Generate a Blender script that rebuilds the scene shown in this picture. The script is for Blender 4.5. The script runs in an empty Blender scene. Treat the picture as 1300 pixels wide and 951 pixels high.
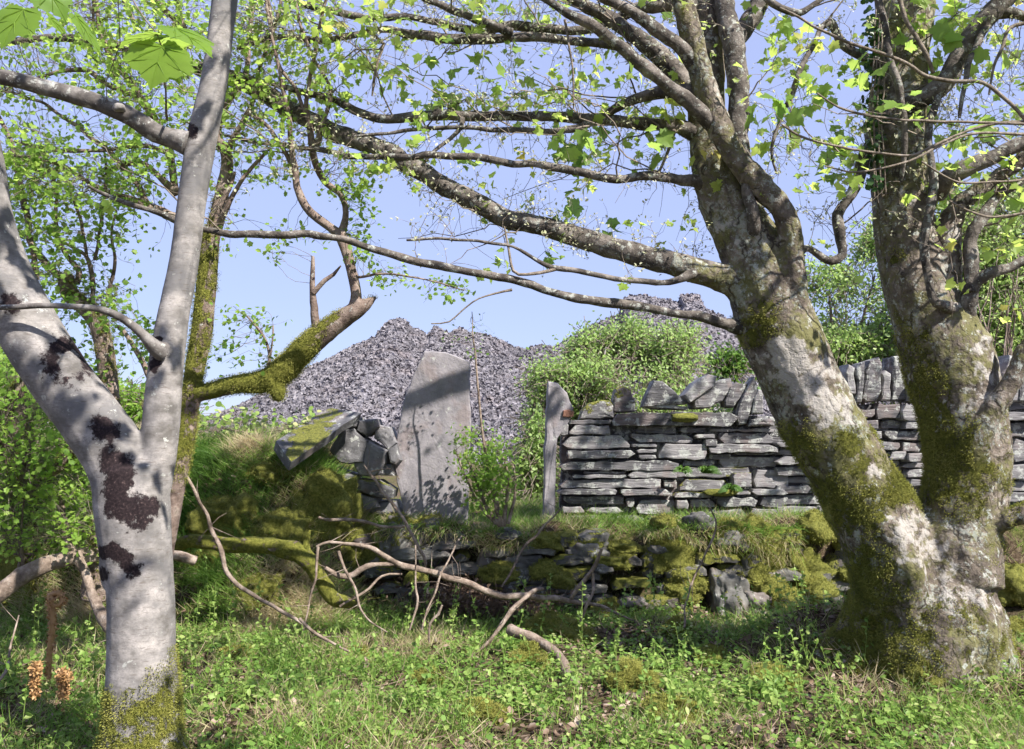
import bpy, math, random
import numpy as np
from mathutils import Vector
rs = np.random.RandomState(7)
random.seed(7)
S = bpy.context.scene
C = S.collection
# ------------------------------------------------------------------ camera
F = 1100.0; CX, CY = 650.0, 475.5
PITCH = math.atan((560 - CY) / F)
cp, sp = math.cos(PITCH), math.sin(PITCH)
CZ = 1.5
cam = bpy.data.objects.new('camera', bpy.data.cameras.new('camera')); C.objects.link(cam)
cam.location = (0, 0, CZ); cam.rotation_euler = (math.pi/2 + PITCH, 0, 0)
cam.data.sensor_width = 36; cam.data.lens = 36*F/1300; cam.data.clip_end = 2000; cam.data.clip_start = 0.02
cam.data.dof.use_dof = False
S.camera = cam

def at(px, py, Y):
    u, v = (px-CX)/F, (CY-py)/F
    dy, dz = cp - sp*v, sp + cp*v
    t = Y/dy
    return np.array([u*t, Y, dz*t + CZ])
def atl(L):      # list of (px,py,w,Y) -> points, radii
    P = np.array([at(a[0], a[1], a[3]) for a in L]); R = np.array([a[2]*a[3]/F/2 for a in L])
    return P, R

# ------------------------------------------------------------------ noise
def _h(i, j, k, s):
    n = (i*374761393 + j*668265263 + k*2147483647 + s*1274126177) & 0x7fffffff
    n = ((n ^ (n >> 13)) * 1274126177) & 0x7fffffff
    n = ((n ^ (n >> 16)) * 668265263) & 0x7fffffff
    return (n & 0xffff)/32767.5 - 1.0
def vn(P, sc=1.0, seed=0, octv=1):
    P = np.asarray(P, float)*sc; out = np.zeros(len(P)); amp = 1.0; tot = 0
    for o in range(octv):
        f = np.floor(P); i = f.astype(np.int64); d = P - f; d = d*d*(3-2*d)
        r = 0
        for a in (0, 1):
            wa = d[:, 0] if a else 1-d[:, 0]
            for b in (0, 1):
                wb = d[:, 1] if b else 1-d[:, 1]
                for c in (0, 1):
                    wc = d[:, 2] if c else 1-d[:, 2]
                    r = r + wa*wb*wc*_h(i[:, 0]+a, i[:, 1]+b, i[:, 2]+c, seed+o*17)
        out += r*amp; tot += amp; amp *= 0.5; P = P*2.03 + 11.7
    return out/tot
def sstep(x, a, b):
    t = np.clip((x-a)/(b-a), 0, 1); return t*t*(3-2*t)

# ------------------------------------------------------------------ objects
ORG = {}
def empty(name, loc):
    o = bpy.data.objects.new(name, None); C.objects.link(o); o.location = tuple(loc); o.empty_display_size = 0.1
    ORG[o.name] = np.array(loc, float); return o
def tag(o, label=None, cat=None, group=None, kind=None):
    if label: o['label'] = label
    if cat: o['category'] = cat
    if group: o['group'] = group
    if kind: o['kind'] = kind
    return o
def thing(name, loc, label, cat, group=None):
    return tag(empty(name, loc), label, cat, group)
class MB:
    def __init__(s): s.V = []; s.Fa = []; s.n = 0; s.A = {}
    def add(s, V, Fs, mi=0, **at_):
        V = np.asarray(V, float); Fs = np.asarray(Fs, np.int64)
        if len(V) == 0: return
        s.V.append(V); s.Fa.append((Fs + s.n, mi))
        for k in set(list(at_) + list(s.A)):
            if k not in s.A: s.A[k] = [np.zeros(s.n)]
            v = at_.get(k, 0.0); s.A[k].append(np.full(len(V), v) if np.isscalar(v) else np.asarray(v, float))
        s.n += len(V)
    def verts(s): return np.concatenate(s.V)
    def mesh(s, name, off=(0, 0, 0), smooth=True):
        m = bpy.data.meshes.new(name)
        V = np.concatenate(s.V) - np.array(off)
        m.vertices.add(len(V)); m.vertices.foreach_set('co', V.astype(np.float32).ravel())
        li = np.concatenate([f.ravel() for f, _ in s.Fa])
        tot = np.concatenate([np.full(len(f), f.shape[1]) for f, _ in s.Fa])
        mi = np.concatenate([np.full(len(f), k) for f, k in s.Fa])
        st = np.concatenate([[0], np.cumsum(tot)[:-1]])
        m.loops.add(len(li)); m.loops.foreach_set('vertex_index', li.astype(np.int32))
        m.polygons.add(len(tot)); m.polygons.foreach_set('loop_start', st.astype(np.int32))
        m.polygons.foreach_set('material_index', mi.astype(np.int32))
        m.update(calc_edges=True)
        m.polygons.foreach_set('use_smooth', np.full(len(tot), smooth))
        for k, L in s.A.items():
            a = m.attributes.new(k, 'FLOAT', 'POINT'); a.data.foreach_set('value', np.concatenate(L).astype(np.float32))
        return m
    def build(s, name, mats, parent=None, loc=None, smooth=True):
        off = ORG[parent.name] if parent is not None else (np.array(loc, float) if loc is not None else np.zeros(3))
        m = s.mesh(name, off, smooth)
        for q in (mats if isinstance(mats, (list, tuple)) else [mats]): m.materials.append(q)
        o = bpy.data.objects.new(name, m); C.objects.link(o)
        if parent is not None: o.parent = parent
        elif loc is not None: o.location = tuple(loc)
        ORG[o.name] = off; return o

def catmull(P, R, step):
    P = np.asarray(P, float); R = np.asarray(R, float)
    if len(P) < 2: return P, R
    Q = np.vstack([2*P[0]-P[1], P, 2*P[-1]-P[-2]]); outP = []; outR = []
    for i in range(len(P)-1):
        n = max(1, int(np.linalg.norm(P[i+1]-P[i])/step)); t = (np.arange(n)/n)[:, None]
        a, b, c, d = Q[i], Q[i+1], Q[i+2], Q[i+3]
        outP.append(0.5*((2*b) + (-a+c)*t + (2*a-5*b+4*c-d)*t*t + (-a+3*b-3*c+d)*t**3))
        outR.append(R[i] + (R[i+1]-R[i])*t[:, 0])
    outP.append(P[-1:]); outR.append(R[-1:])
    return np.vstack(outP), np.concatenate(outR)
def tube(mb, P, R, seg=8, step=0.05, rough=0.0, nsc=8.0, wob=0.0, mi=0, seed=0, cap=True, **at_):
    P, R = catmull(P, R, step)
    if wob:
        w = np.stack([vn(P, 4, seed+k) + .5*vn(P, 11, seed+k+5) for k in range(3)], 1)*wob
        e = np.minimum(np.arange(len(P)), 3)/3.0; P = P + w*e[:, None]
    n = len(P)
    T = np.gradient(P, axis=0); T /= np.linalg.norm(T, axis=1)[:, None] + 1e-9
    u = np.cross(T[0], [0.3, 1, 0.2]); u /= np.linalg.norm(u); U = [u]
    for i in range(1, n):
        u = U[-1] - T[i]*np.dot(U[-1], T[i]); u /= np.linalg.norm(u) + 1e-9; U.append(u)
    U = np.array(U); W = np.cross(T, U)
    a = np.arange(seg)*2*math.pi/seg
    D = U[:, None, :]*np.cos(a)[None, :, None] + W[:, None, :]*np.sin(a)[None, :, None]
    V = P[:, None, :] + D*R[:, None, None]
    if rough:
        k = 1 + rough*vn(V.reshape(-1, 3), nsc, seed, 3).reshape(n, seg)
        V = P[:, None, :] + D*(R[:, None]*k)[:, :, None]
    V = V.reshape(-1, 3)
    i = np.arange(n-1)[:, None]; j = np.arange(seg)[None, :]; j2 = (j+1) % seg
    Fq = np.stack([i*seg+j, i*seg+j2, (i+1)*seg+j2, (i+1)*seg+j], -1).reshape(-1, 4)
    mb.add(V, Fq, mi, **at_)
    if cap:
        for (b, T0, s_) in ((0, -T[0], 1), (n-1, T[-1], -1)):
            ring = V[b*seg:(b+1)*seg]; c = P[b] + T0*R[b]*0.35
            jj = np.arange(seg); Ft = np.stack([np.full(seg, seg), (jj+1) % seg, jj], 1)
            if s_ < 0: Ft = Ft[:, ::-1]
            mb.add(np.vstack([ring, c]), Ft, mi, **at_)
    return P, R
def tubes_thin(mb, segsA, segsB, rA, rB, mi=0, **at_):   # many 3 sided straight twigs at once
    A = np.asarray(segsA, float); B = np.asarray(segsB, float); n = len(A)
    if n == 0: return
    T = B-A; T /= np.linalg.norm(T, axis=1)[:, None]+1e-9
    U = np.cross(T, np.array([0.31, 0.17, 0.93])); U /= np.linalg.norm(U, axis=1)[:, None]+1e-9; W = np.cross(T, U)
    rA = np.broadcast_to(rA, (n,)); rB = np.broadcast_to(rB, (n,))
    V = np.zeros((n, 6, 3))
    for k in range(3):
        a = k*2*math.pi/3; D = U*math.cos(a)+W*math.sin(a)
        V[:, k] = A + D*rA[:, None]; V[:, k+3] = B + D*rB[:, None]
    f = np.array([[0, 1, 4, 3], [1, 2, 5, 4], [2, 0, 3, 5]])
    Fq = (np.arange(n)[:, None, None]*6 + f[None]).reshape(-1, 4)
    mb.add(V.reshape(-1, 3), Fq, mi, **at_)

def remeshed(mb, voxel, smooth_it=4):
    m = mb.mesh('tmp'); o = bpy.data.objects.new('tmp', m); C.objects.link(o)
    r = o.modifiers.new('r', 'REMESH'); r.mode = 'VOXEL'; r.voxel_size = voxel
    if smooth_it:
        q = o.modifiers.new('s', 'SMOOTH'); q.iterations = smooth_it; q.factor = 0.5
    dg = bpy.context.evaluated_depsgraph_get(); dg.update()
    me = bpy.data.meshes.new_from_object(o.evaluated_get(dg))
    V = np.zeros(len(me.vertices)*3); me.vertices.foreach_get('co', V); V = V.reshape(-1, 3)
    N = np.zeros(len(me.vertices)*3); me.vertex_normals.foreach_get('vector', N); N = N.reshape(-1, 3)
    L = np.zeros(len(me.loops), np.int64); me.loops.foreach_get('vertex_index', L)
    tt = np.zeros(len(me.polygons), np.int64); me.polygons.foreach_get('loop_total', tt)
    Fs = []
    st = np.concatenate([[0], np.cumsum(tt)[:-1]])
    for k in np.unique(tt):
        s0 = st[tt == k]; Fs.append(L[s0[:, None] + np.arange(k)[None]])
    bpy.data.objects.remove(o); bpy.data.meshes.remove(m); bpy.data.meshes.remove(me)
    return V, N, Fs

# ------------------------------------------------------------------ leaf templates (petiole at origin, along +y, normal +z)
def _fan(half, c, fold=.12, droop=.15):
    half = np.array(half, float); L = half.copy(); R = half[1:-1][::-1].copy(); R[:, 0] *= -1
    o = np.vstack([L, R]); n = len(o)
    V = np.vstack([o, [c]]); z = fold*np.abs(V[:, 0]) - droop*V[:, 1]**2
    V = np.column_stack([V, z]); Fs = np.array([[n, i, (i+1) % n] for i in range(n)]); return V, Fs
SYC = _fan([(0, 0), (.12, -.08), (.37, -.11), (.33, .03), (.46, .10), (.41, .17), (.56, .27), (.68, .49), (.50, .47), (.42, .55), (.31, .52), (.31, .66), (.21, .80), (.10, .84), (0, 1.04)], (0, .28), .18, .22)
BIGL = _fan([(0, 0), (.06, -.06), (.22, -.10), (.40, -.02), (.50, .14), (.47, .20), (.56, .32), (.50, .38), (.58, .52), (.46, .50), (.40, .54), (.34, .62), (.24, .62), (.20, .74), (.12, .78), (0, .96)], (0, .3), .22, .10)
HAW = _fan([(0, 0), (.20, .25), (.42, .42), (.30, .58), (.36, .80), (.15, .82), (0, 1.0)], (0, .5), .2, .2)
OVAL = (np.array([[0, 0, 0], [.28, .35, .07], [.22, .75, 0], [0, 1, -.12], [-.22, .75, 0], [-.28, .35, .07]]), np.array([[0, 1, 2, 3], [0, 3, 4, 5]]))
RND = (np.array([[0, 0, 0], [.38, .25, .05], [.48, .62, .02], [.2, .95, -.05], [-.2, .95, -.05], [-.48, .62, .02], [-.38, .25, .05]]), np.array([[0, 1, 2, 3, 4, 5, 6]]))
BLADE = (np.array([[-.5, 0, 0], [.5, 0, 0], [-.42, .35, .02], [.42, .35, .02], [-.28, .7, .12], [.28, .7, .12], [0, 1, .34]]), None)
def rotframes(D, Nn):
    Yv = D/(np.linalg.norm(D, axis=1)[:, None]+1e-9); Z = Nn - Yv*np.sum(Nn*Yv, 1)[:, None]; Z /= np.linalg.norm(Z, axis=1)[:, None]+1e-9
    X = np.cross(Yv, Z); return X, Yv, Z
def scatter(mb, tpl, pos, size, D, Nn, mi=0, wx=None, **at_):
    V0, F0 = tpl; n = len(pos)
    if n == 0: return
    size = np.broadcast_to(size, (n,)); X, Yv, Z = rotframes(D, Nn); wx = 1.0 if wx is None else wx
    wx = np.broadcast_to(wx, (n,))
    V = (V0[None, :, 0, None]*X[:, None]*wx[:, None, None] + V0[None, :, 1, None]*Yv[:, None] + V0[None, :, 2, None]*Z[:, None])*size[:, None, None] + pos[:, None]
    nv = len(V0); A = {k: np.repeat(v, nv) for k, v in at_.items()}
    groups = F0 if isinstance(F0, list) else [F0]
    base = None
    V = V.reshape(-1, 3); first = True
    for g in groups:
        Fg = (np.arange(n)[:, None, None]*nv + g[None]).reshape(-1, g.shape[1])
        if first: mb.add(V, Fg, mi, **A); first = False; base = mb.n - len(V)
        else: mb.Fa.append((Fg + base, mi))
BLADE = (BLADE[0], [np.array([[0, 1, 3, 2], [2, 3, 5, 4]]), np.array([[4, 5, 6]])])
def rdir(n, up=0.0, s=1.0):
    d = rs.normal(size=(n, 3))*s; d[:, 2] += up; return d/(np.linalg.norm(d, axis=1)[:, None]+1e-9)

# ------------------------------------------------------------------ materials
class NT:
    def __init__(s, name):
        s.m = bpy.data.materials.new(name); s.m.use_nodes = True; s.t = s.m.node_tree; s.t.nodes.clear()
        s.out = s.t.nodes.new('ShaderNodeOutputMaterial'); s.co = s.t.nodes.new('ShaderNodeTexCoord')
    def N(s, ty, **kw):
        n = s.t.nodes.new(ty)
        for k, v in kw.items():
            if k in ('props',):
                for a, b in v.items(): setattr(n, a, b)
            else:
                s.set(n.inputs[int(k[1:]) if k[0] == 'i' and k[1:].isdigit() else k], v)
        return n
    def set(s, inp, v):
        if isinstance(v, bpy.types.NodeSocket): s.t.links.new(v, inp)
        elif isinstance(v, tuple) and len(v) == 3 and inp.type == 'RGBA': inp.default_value = (*v, 1)
        else: inp.default_value = v
    def vec(s, scale=(1, 1, 1)):
        mp = s.N('ShaderNodeMapping'); s.t.links.new(s.co.outputs['Object'], mp.inputs[0]); mp.inputs['Scale'].default_value = scale; return mp.outputs[0]
    def noise(s, sc, det=4, rough=.6, v=None):
        n = s.N('ShaderNodeTexNoise', Scale=sc, Detail=det, Roughness=rough); s.t.links.new(v or s.co.outputs['Object'], n.inputs['Vector']); return n.outputs[0]
    def math(s, op, a, b=0.0, c=None, clamp=False):
        n = s.N('ShaderNodeMath', i0=a, i1=b); n.operation = op; n.use_clamp = clamp
        if c is not None: s.set(n.inputs[2], c)
        return n.outputs[0]
    def ss(s, x, a, b):
        n = s.N('ShaderNodeMapRange'); n.interpolation_type = 'SMOOTHSTEP'; s.set(n.inputs[0], x); n.inputs[1].default_value = a; n.inputs[2].default_value = b; return n.outputs[0]
    def mix(s, f, a, b):
        n = s.t.nodes.new('ShaderNodeMix'); n.data_type = 'RGBA'; s.set(n.inputs[0], f); s.set(n.inputs[6], a); s.set(n.inputs[7], b); return n.outputs[2]
    def attr(s, name): n = s.t.nodes.new('ShaderNodeAttribute'); n.attribute_name = name; return n.outputs['Fac']
    def nz(s):
        g = s.t.nodes.new('ShaderNodeNewGeometry'); x = s.t.nodes.new('ShaderNodeSeparateXYZ'); s.t.links.new(g.outputs['Normal'], x.inputs[0]); return x.outputs[2]
    def ramp(s, f, cols):
        n = s.t.nodes.new('ShaderNodeValToRGB'); s.set(n.inputs[0], f); e = n.color_ramp.elements
        while len(e) > 1: e.remove(e[-1])
        e[0].position = cols[0][0]; e[0].color = (*cols[0][1], 1)
        for p, c in cols[1:]: q = e.new(p); q.color = (*c, 1)
        return n.outputs[0]
    def bump(s, h, strength=.5, dist=.01, prev=None):
        n = s.N('ShaderNodeBump', Strength=strength, Distance=dist, Height=h)
        if prev is not None: s.t.links.new(prev, n.inputs['Normal'])
        return n.outputs[0]
    def surf(s, col, rough=.85, nrm=None, spec=.25):
        b = s.N('ShaderNodeBsdfPrincipled', Roughness=rough); s.set(b.inputs['Base Color'], col); b.inputs['Specular IOR Level'].default_value = spec
        if nrm is not None: s.t.links.new(nrm, b.inputs['Normal'])
        s.t.links.new(b.outputs[0], s.out.inputs[0]); return s.m

MOSS = [(.28, (.06, .07, .012)), (.5, (.19, .195, .032)), (.70, (.36, .34, .08))]
def m_bark(name, dark, mid, light, moss=MOSS, lich=(.36, .38, .34), lichamt=.56, sc=1.0, streak=(1, 1, 1), mossbias=0.0, spots=None, bump=.6, rough=.85, blotch=0, lent=False, flake=False):
    t = NT(name); v = t.vec(streak)
    n1 = t.noise(9*sc, 6, .65, v); n2 = t.noise(45*sc, 5, .7, v); n3 = t.noise(22*sc, 4, .6); n4 = t.noise(110*sc, 3, .7)
    col = t.ramp(n1, [(.33, dark), (.5, mid), (.66, light)])
    col = t.mix(t.math('MULTIPLY', t.ss(n2, .5, .72), .5), col, dark)
    if blotch: col = t.mix(t.math('MULTIPLY', t.ss(t.noise(5.5, 5, .6), .45, .66), blotch), col, (.125, .12, .12))
    if lent:
        le = t.ss(t.noise(1, 3, .6, t.vec((26, 26, 190))), .57, .68); col = t.mix(t.math('MULTIPLY', le, .6), col, (.10, .08, .065)); col = t.mix(t.math('MULTIPLY', t.ss(t.noise(150, 4, .8), .45, .65), .35), col, (.15, .14, .13))
    if flake:
        al = t.ss(t.math('ADD', t.noise(3.2, 5, .7), t.math('MULTIPLY', t.math('SUBTRACT', n2, .5), .5)), .44, .60)
        col = t.mix(t.math('MULTIPLY', al, .72), col, t.mix(n4, (.075, .08, .02), (.21, .20, .07)))
        lp = t.ss(t.math('ADD', t.noise(4.5, 3, .6), t.math('MULTIPLY', t.math('SUBTRACT', t.noise(50, 4, .8), .5), .9)), .58, .66)
        col = t.mix(t.math('MULTIPLY', lp, .7), col, (.27, .29, .25))
    fk = None
    if flake:
        vo = t.N('ShaderNodeTexVoronoi', Scale=16.0); vo.feature = 'DISTANCE_TO_EDGE'
        wv = t.N('ShaderNodeMix'); wv.data_type = 'RGBA'; wv.inputs[0].default_value = .16; t.t.links.new(t.vec((1, 1, .45)), wv.inputs[6]); nn_ = t.N('ShaderNodeTexNoise', Scale=9.0, Detail=4.0); t.t.links.new(nn_.outputs[1], wv.inputs[7]); t.t.links.new(t.co.outputs['Object'], nn_.inputs[0])
        t.t.links.new(wv.outputs[2], vo.inputs['Vector']); fk = t.ss(vo.outputs[0], .0, .16)
        col = t.mix(t.math('MULTIPLY', t.math('SUBTRACT', 1.0, fk), t.ss(n1, .42, .62)), col, (.045, .035, .028))
    # lichen flecks
    li = t.ss(t.math('ADD', t.math('MULTIPLY', n3, .7), t.math('MULTIPLY', n4, .3)), lichamt, lichamt+.06)
    col = t.mix(t.math('MULTIPLY', li, .8), col, lich)
    # dark crusts
    n5 = t.noise(38, 6, .85)
    dk = t.ss(t.math('ADD', t.attr('dark'), t.math('MULTIPLY', t.math('SUBTRACT', n5, .5), 1.5)), .38, .62)
    col = t.mix(dk, col, t.ramp(n4, [(.4, (.010, .006, .007)), (.62, (.028, .018, .019)), (.75, (.13, .09, .08))]))
    pl = t.ss(t.math('ADD', t.attr('pale'), t.math('ADD', t.math('MULTIPLY', t.math('SUBTRACT', n3, .5), 1.8), t.math('MULTIPLY', t.math('SUBTRACT', n1, .5), 1.5))), .45, .75)
    col = t.mix(t.math('MULTIPLY', pl, .85), col, t.mix(n2, (.42, .385, .35), (.29, .265, .24)))
    n6 = t.noise(16, 6, .75)
    mm = t.ss(t.math('ADD', t.math('ADD', t.attr('moss'), mossbias), t.math('MULTIPLY', t.math('SUBTRACT', n6, .5), 2.4)), .42, .62)
    mc = t.ramp(t.noise(60, 4, .8), moss)
    col = t.mix(mm, col, mc)
    b = t.bump(n1, bump, .02); b = t.bump(n2, bump, .008, b)
    if fk is not None: b = t.bump(fk, .35, .010, b)
    b = b; b = t.bump(t.math('MULTIPLY', mm, t.noise(180, 3, .8)), 1.0, .018, b)
    return t.surf(col, rough, b, .2)
M_silver = m_bark('silver_bark', (.11, .10, .09), (.25, .23, .215), (.39, .355, .33), lichamt=.60, streak=(1, 1, 1.5), lich=(.42, .42, .38), bump=.14, blotch=.85, lent=True)
M_silver_branch = m_bark('silver_branch_bark', (.05, .043, .04), (.14, .125, .115), (.27, .25, .235), lichamt=.55, lich=(.38, .38, .35), bump=.3)
M_syc = m_bark('sycamore_bark', (.04, .032, .025), (.155, .125, .10), (.33, .28, .235), lichamt=.56, lich=(.36, .38, .34), bump=1.0, flake=True)
M_bough = m_bark('bough_bark', (.032, .027, .024), (.10, .085, .072), (.23, .20, .175), lichamt=.545, lich=(.36, .37, .33), sc=1.3, bump=.9)
M_haw = m_bark('hawthorn_bark', (.08, .055, .045), (.19, .14, .115), (.31, .25, .21), lichamt=.60, sc=1.5)
M_dead = m_bark('dead_branch_bark', (.09, .065, .05), (.21, .16, .125), (.35, .285, .235), lichamt=.62, sc=2)
M_twig = m_bark('twig_bark', (.10, .08, .06), (.19, .155, .12), (.30, .25, .21), lichamt=.62, sc=3)
def m_leaf(name, cols, trans=.45, tcol=1.5, rough=.5):
    t = NT(name); c = t.ramp(t.attr('rnd'), cols)
    c = t.mix(t.math('MULTIPLY', t.noise(60, 3), .35), c, tuple(x*.6 for x in cols[0][1]))
    b = t.N('ShaderNodeBsdfPrincipled', Roughness=rough); t.set(b.inputs['Base Color'], c); b.inputs['Specular IOR Level'].default_value = .3
    tr = t.N('ShaderNodeBsdfTranslucent')
    hv = t.N('ShaderNodeHueSaturation', Hue=.485, Saturation=.98, Value=tcol); t.set(hv.inputs['Color'], c); t.set(tr.inputs[0], hv.outputs[0])
    mx = t.N('ShaderNodeMixShader'); mx.inputs[0].default_value = trans
    t.t.links.new(b.outputs[0], mx.inputs[1]); t.t.links.new(tr.outputs[0], mx.inputs[2]); t.t.links.new(mx.outputs[0], t.out.inputs[0]); return t.m
ML_syc = m_leaf('sycamore_leaf', [(0, (.13, .24, .05)), (.5, (.28, .42, .08)), (.88, (.42, .52, .11)), (.98, (.52, .48, .12))], .62, 1.9)
ML_haw = m_leaf('hawthorn_leaf', [(0, (.10, .20, .035)), (.5, (.22, .37, .06)), (1, (.38, .52, .11))], .58, 1.9)
ML_moss = m_leaf('moss_tuft', [(0, (.14, .155, .03)), (.5, (.28, .285, .06)), (1, (.42, .40, .11))], .2, 1.2, .95)
ML_birch = m_leaf('birch_leaf', [(0, (.17, .29, .06)), (.5, (.33, .47, .14)), (1, (.50, .62, .30))], .5, 1.6)
ML_dark = m_leaf('dense_leaf', [(0, (.04, .10, .02)), (.5, (.11, .22, .035)), (1, (.22, .36, .06))], .4, 1.5)
ML_near = m_leaf('broad_leaf', [(0, (.15, .28, .035)), (1, (.24, .38, .05))], .55, 1.5, .4)
ML_bud = m_leaf('pale_bud', [(0, (.50, .52, .26)), (1, (.74, .72, .56))], .5, 1.2)
ML_grass = m_leaf('grass_blade', [(0, (.09, .19, .03)), (.45, (.20, .34, .06)), (.62, (.30, .40, .10)), (.70, (.38, .31, .17)), (1, (.58, .48, .31))], .4, 1.5)
ML_herb = m_leaf('herb_leaf', [(0, (.08, .17, .03)), (.5, (.20, .33, .065)), (.85, (.36, .47, .13)), (1, (.52, .50, .24))], .4, 1.7)
ML_dry = m_leaf('dry_leaf', [(0, (.07, .045, .03)), (.5, (.19, .125, .085)), (.85, (.34, .25, .19)), (1, (.50, .40, .33))], .15, 1.0)
ML_ivy = m_leaf('ivy_leaf', [(0, (.02, .055, .012)), (1, (.06, .13, .03))], .15, 1.2, .35)
M_fid = m_leaf('fern_frond', [(0, (.26, .14, .06)), (1, (.52, .32, .14))], .1)

def m_slate(name, a=(.055, .055, .062), b=(.13, .13, .145), c=(.20, .195, .205), lich=.57, mossb=-.15, layered=True):
    t = NT(name); v = t.vec((1, 1, 7) if layered else (1.5, 1.5, 1.5))
    n1 = t.noise(5, 6, .65, v); n2 = t.noise(14, 6, .7); n3 = t.noise(70, 4, .7)
    rn = t.attr('rnd')
    col = t.ramp(t.math('ADD', t.math('MULTIPLY', n1, .75), t.math('MULTIPLY', rn, .28)), [(.32, a), (.5, b), (.68, c)])
    col = t.mix(t.math('MULTIPLY', t.ss(t.noise(3, 3), .52, .62), .45), col, (.20, .15, .135))
    li = t.ss(t.math('ADD', n2, t.math('MULTIPLY', t.math('SUBTRACT', n3, .5), .25)), lich, lich+.05)
    col = t.mix(t.math('MULTIPLY', li, .8), col, t.mix(n3, (.26, .27, .25), (.48, .48, .44)))
    n6 = t.noise(9, 5, .7)
    mm = t.ss(t.math('ADD', t.math('ADD', t.attr('moss'), t.math('MULTIPLY', t.nz(), .35)), t.math('ADD', mossb, t.math('MULTIPLY', t.math('SUBTRACT', n6, .5), 2.0))), .45, .6)
    col = t.mix(mm, col, t.ramp(t.noise(55, 4, .8), MOSS))
    bb = t.bump(n1, .7, .02); bb = t.bump(n3, .5, .004, bb); bb = t.bump(t.math('MULTIPLY', mm, t.noise(150, 3, .8)), 1.0, .02, bb)
    return t.surf(col, .75, bb, .3)
M_slate = m_slate('slate', (.055, .052, .055), (.145, .138, .142), (.25, .235, .235), lich=.53); M_slab = m_slate('slab_slate', (.115, .108, .115), (.18, .168, .178), (.255, .235, .245), lich=.61, mossb=-.8, layered=False)
M_flat = m_slate('mossy_slate_slab', (.06, .058, .06), (.14, .135, .14), (.23, .22, .225), lich=.57, mossb=-.2, layered=False)
M_rough = m_slate('weathered_stone', (.05, .048, .045), (.12, .115, .105), (.22, .21, .19), lich=.60, mossb=.02, layered=False)
M_mossy = m_slate('mossy_stone', (.05, .05, .04), (.10, .10, .08), (.16, .16, .14), lich=.68, mossb=.55, layered=False)
def m_scree():
    t = NT('scree'); n1 = t.noise(.35, 5, .7); n2 = t.noise(2.2, 5, .75); rn = t.attr('rnd')
    col = t.ramp(t.math('ADD', t.math('MULTIPLY', n2, .6), t.math('MULTIPLY', rn, .45)), [(.3, (.12, .113, .125)), (.52, (.21, .195, .215)), (.75, (.34, .315, .335))])
    col = t.mix(t.math('MULTIPLY', t.ss(n1, .50, .66), .5), col, (.26, .215, .215)); col = t.mix(t.math('MULTIPLY', t.ss(t.noise(1, 5, .65, t.vec((.22, .03, .03))), .5, .62), .45), col, (.33, .31, .33)); col = t.mix(t.math('MULTIPLY', t.ss(t.noise(1, 5, .65, t.vec((.13, .05, .07))), .56, .66), .5), col, (.11, .105, .12))
    return t.surf(col, .7, t.bump(n2, 1, .4), .3)
M_scree = m_scree()
def m_ground():
    t = NT('woodland_soil'); n = t.noise(3, 6, .7); n2 = t.noise(40, 5, .75)
    col = t.ramp(n2, [(.3, (.03, .02, .012)), (.5, (.10, .07, .045)), (.7, (.22, .17, .12))])
    far = t.N('ShaderNodeSeparateXYZ'); t.t.links.new(t.co.outputs['Object'], far.inputs[0])
    g = t.ramp(n2, [(.3, (.03, .035, .012)), (.5, (.085, .095, .025)), (.7, (.17, .17, .06))])
    col = t.mix(t.ss(n, .46, .60), col, g)
    return t.surf(col, .95, t.bump(n2, 1, .03), .1)
M_ground = m_ground()
M_rust = NT('rusty_iron'); M_rust = M_rust.surf(M_rust.ramp(M_rust.noise(60, 4), [(.3, (.10, .045, .03)), (.6, (.25, .13, .09))]), .9, None)

# ------------------------------------------------------------------ world / light
sund = np.array([0.55, -0.52, 0.74]); sund /= np.linalg.norm(sund)
el = math.asin(sund[2]); az = math.atan2(sund[0], sund[1])
w = bpy.data.worlds.new('World'); S.world = w; w.use_nodes = True; nt = w.node_tree; nt.nodes.clear()
sky = nt.nodes.new('ShaderNodeTexSky'); sky.sky_type = 'NISHITA'; sky.sun_disc = False; sky.sun_elevation = el; sky.sun_rotation = az
sky.air_density = 1.0; sky.dust_density = .3; sky.ozone_density = 2.5; sky.altitude = 300
mxw = nt.nodes.new('ShaderNodeMix'); mxw.data_type = 'RGBA'; mxw.inputs[0].default_value = .8
mxw.inputs[7].default_value = (2.3, 2.65, 4.4, 1)        # constant periwinkle mixed in, evening the blue out
bg = nt.nodes.new('ShaderNodeBackground'); bg.inputs[1].default_value = .10; wo = nt.nodes.new('ShaderNodeOutputWorld')
nt.links.new(sky.outputs[0], mxw.inputs[6]); nt.links.new(mxw.outputs[2], bg.inputs[0]); nt.links.new(bg.outputs[0], wo.inputs[0])
sl = bpy.data.lights.new('sun', 'SUN'); sl.energy = 4.8; sl.angle = math.radians(.55); sl.color = (1, .955, .89)
so = bpy.data.objects.new('sun', sl); C.objects.link(so); so.rotation_euler = Vector(-sund).to_track_quat('-Z', 'Y').to_euler(); so.location = (3, -3, 8)
S.view_settings.view_transform = 'Standard'; S.view_settings.look = 'None'; S.view_settings.gamma = 1; S.view_settings.exposure = 1.22
S.cycles.max_bounces = 7; S.cycles.diffuse_bounces = 4; S.cycles.transmission_bounces = 4; S.cycles.glossy_bounces = 2
S.cycles.use_adaptive_sampling = True; S.cycles.adaptive_threshold = .02; S.cycles.use_denoising = True

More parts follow.
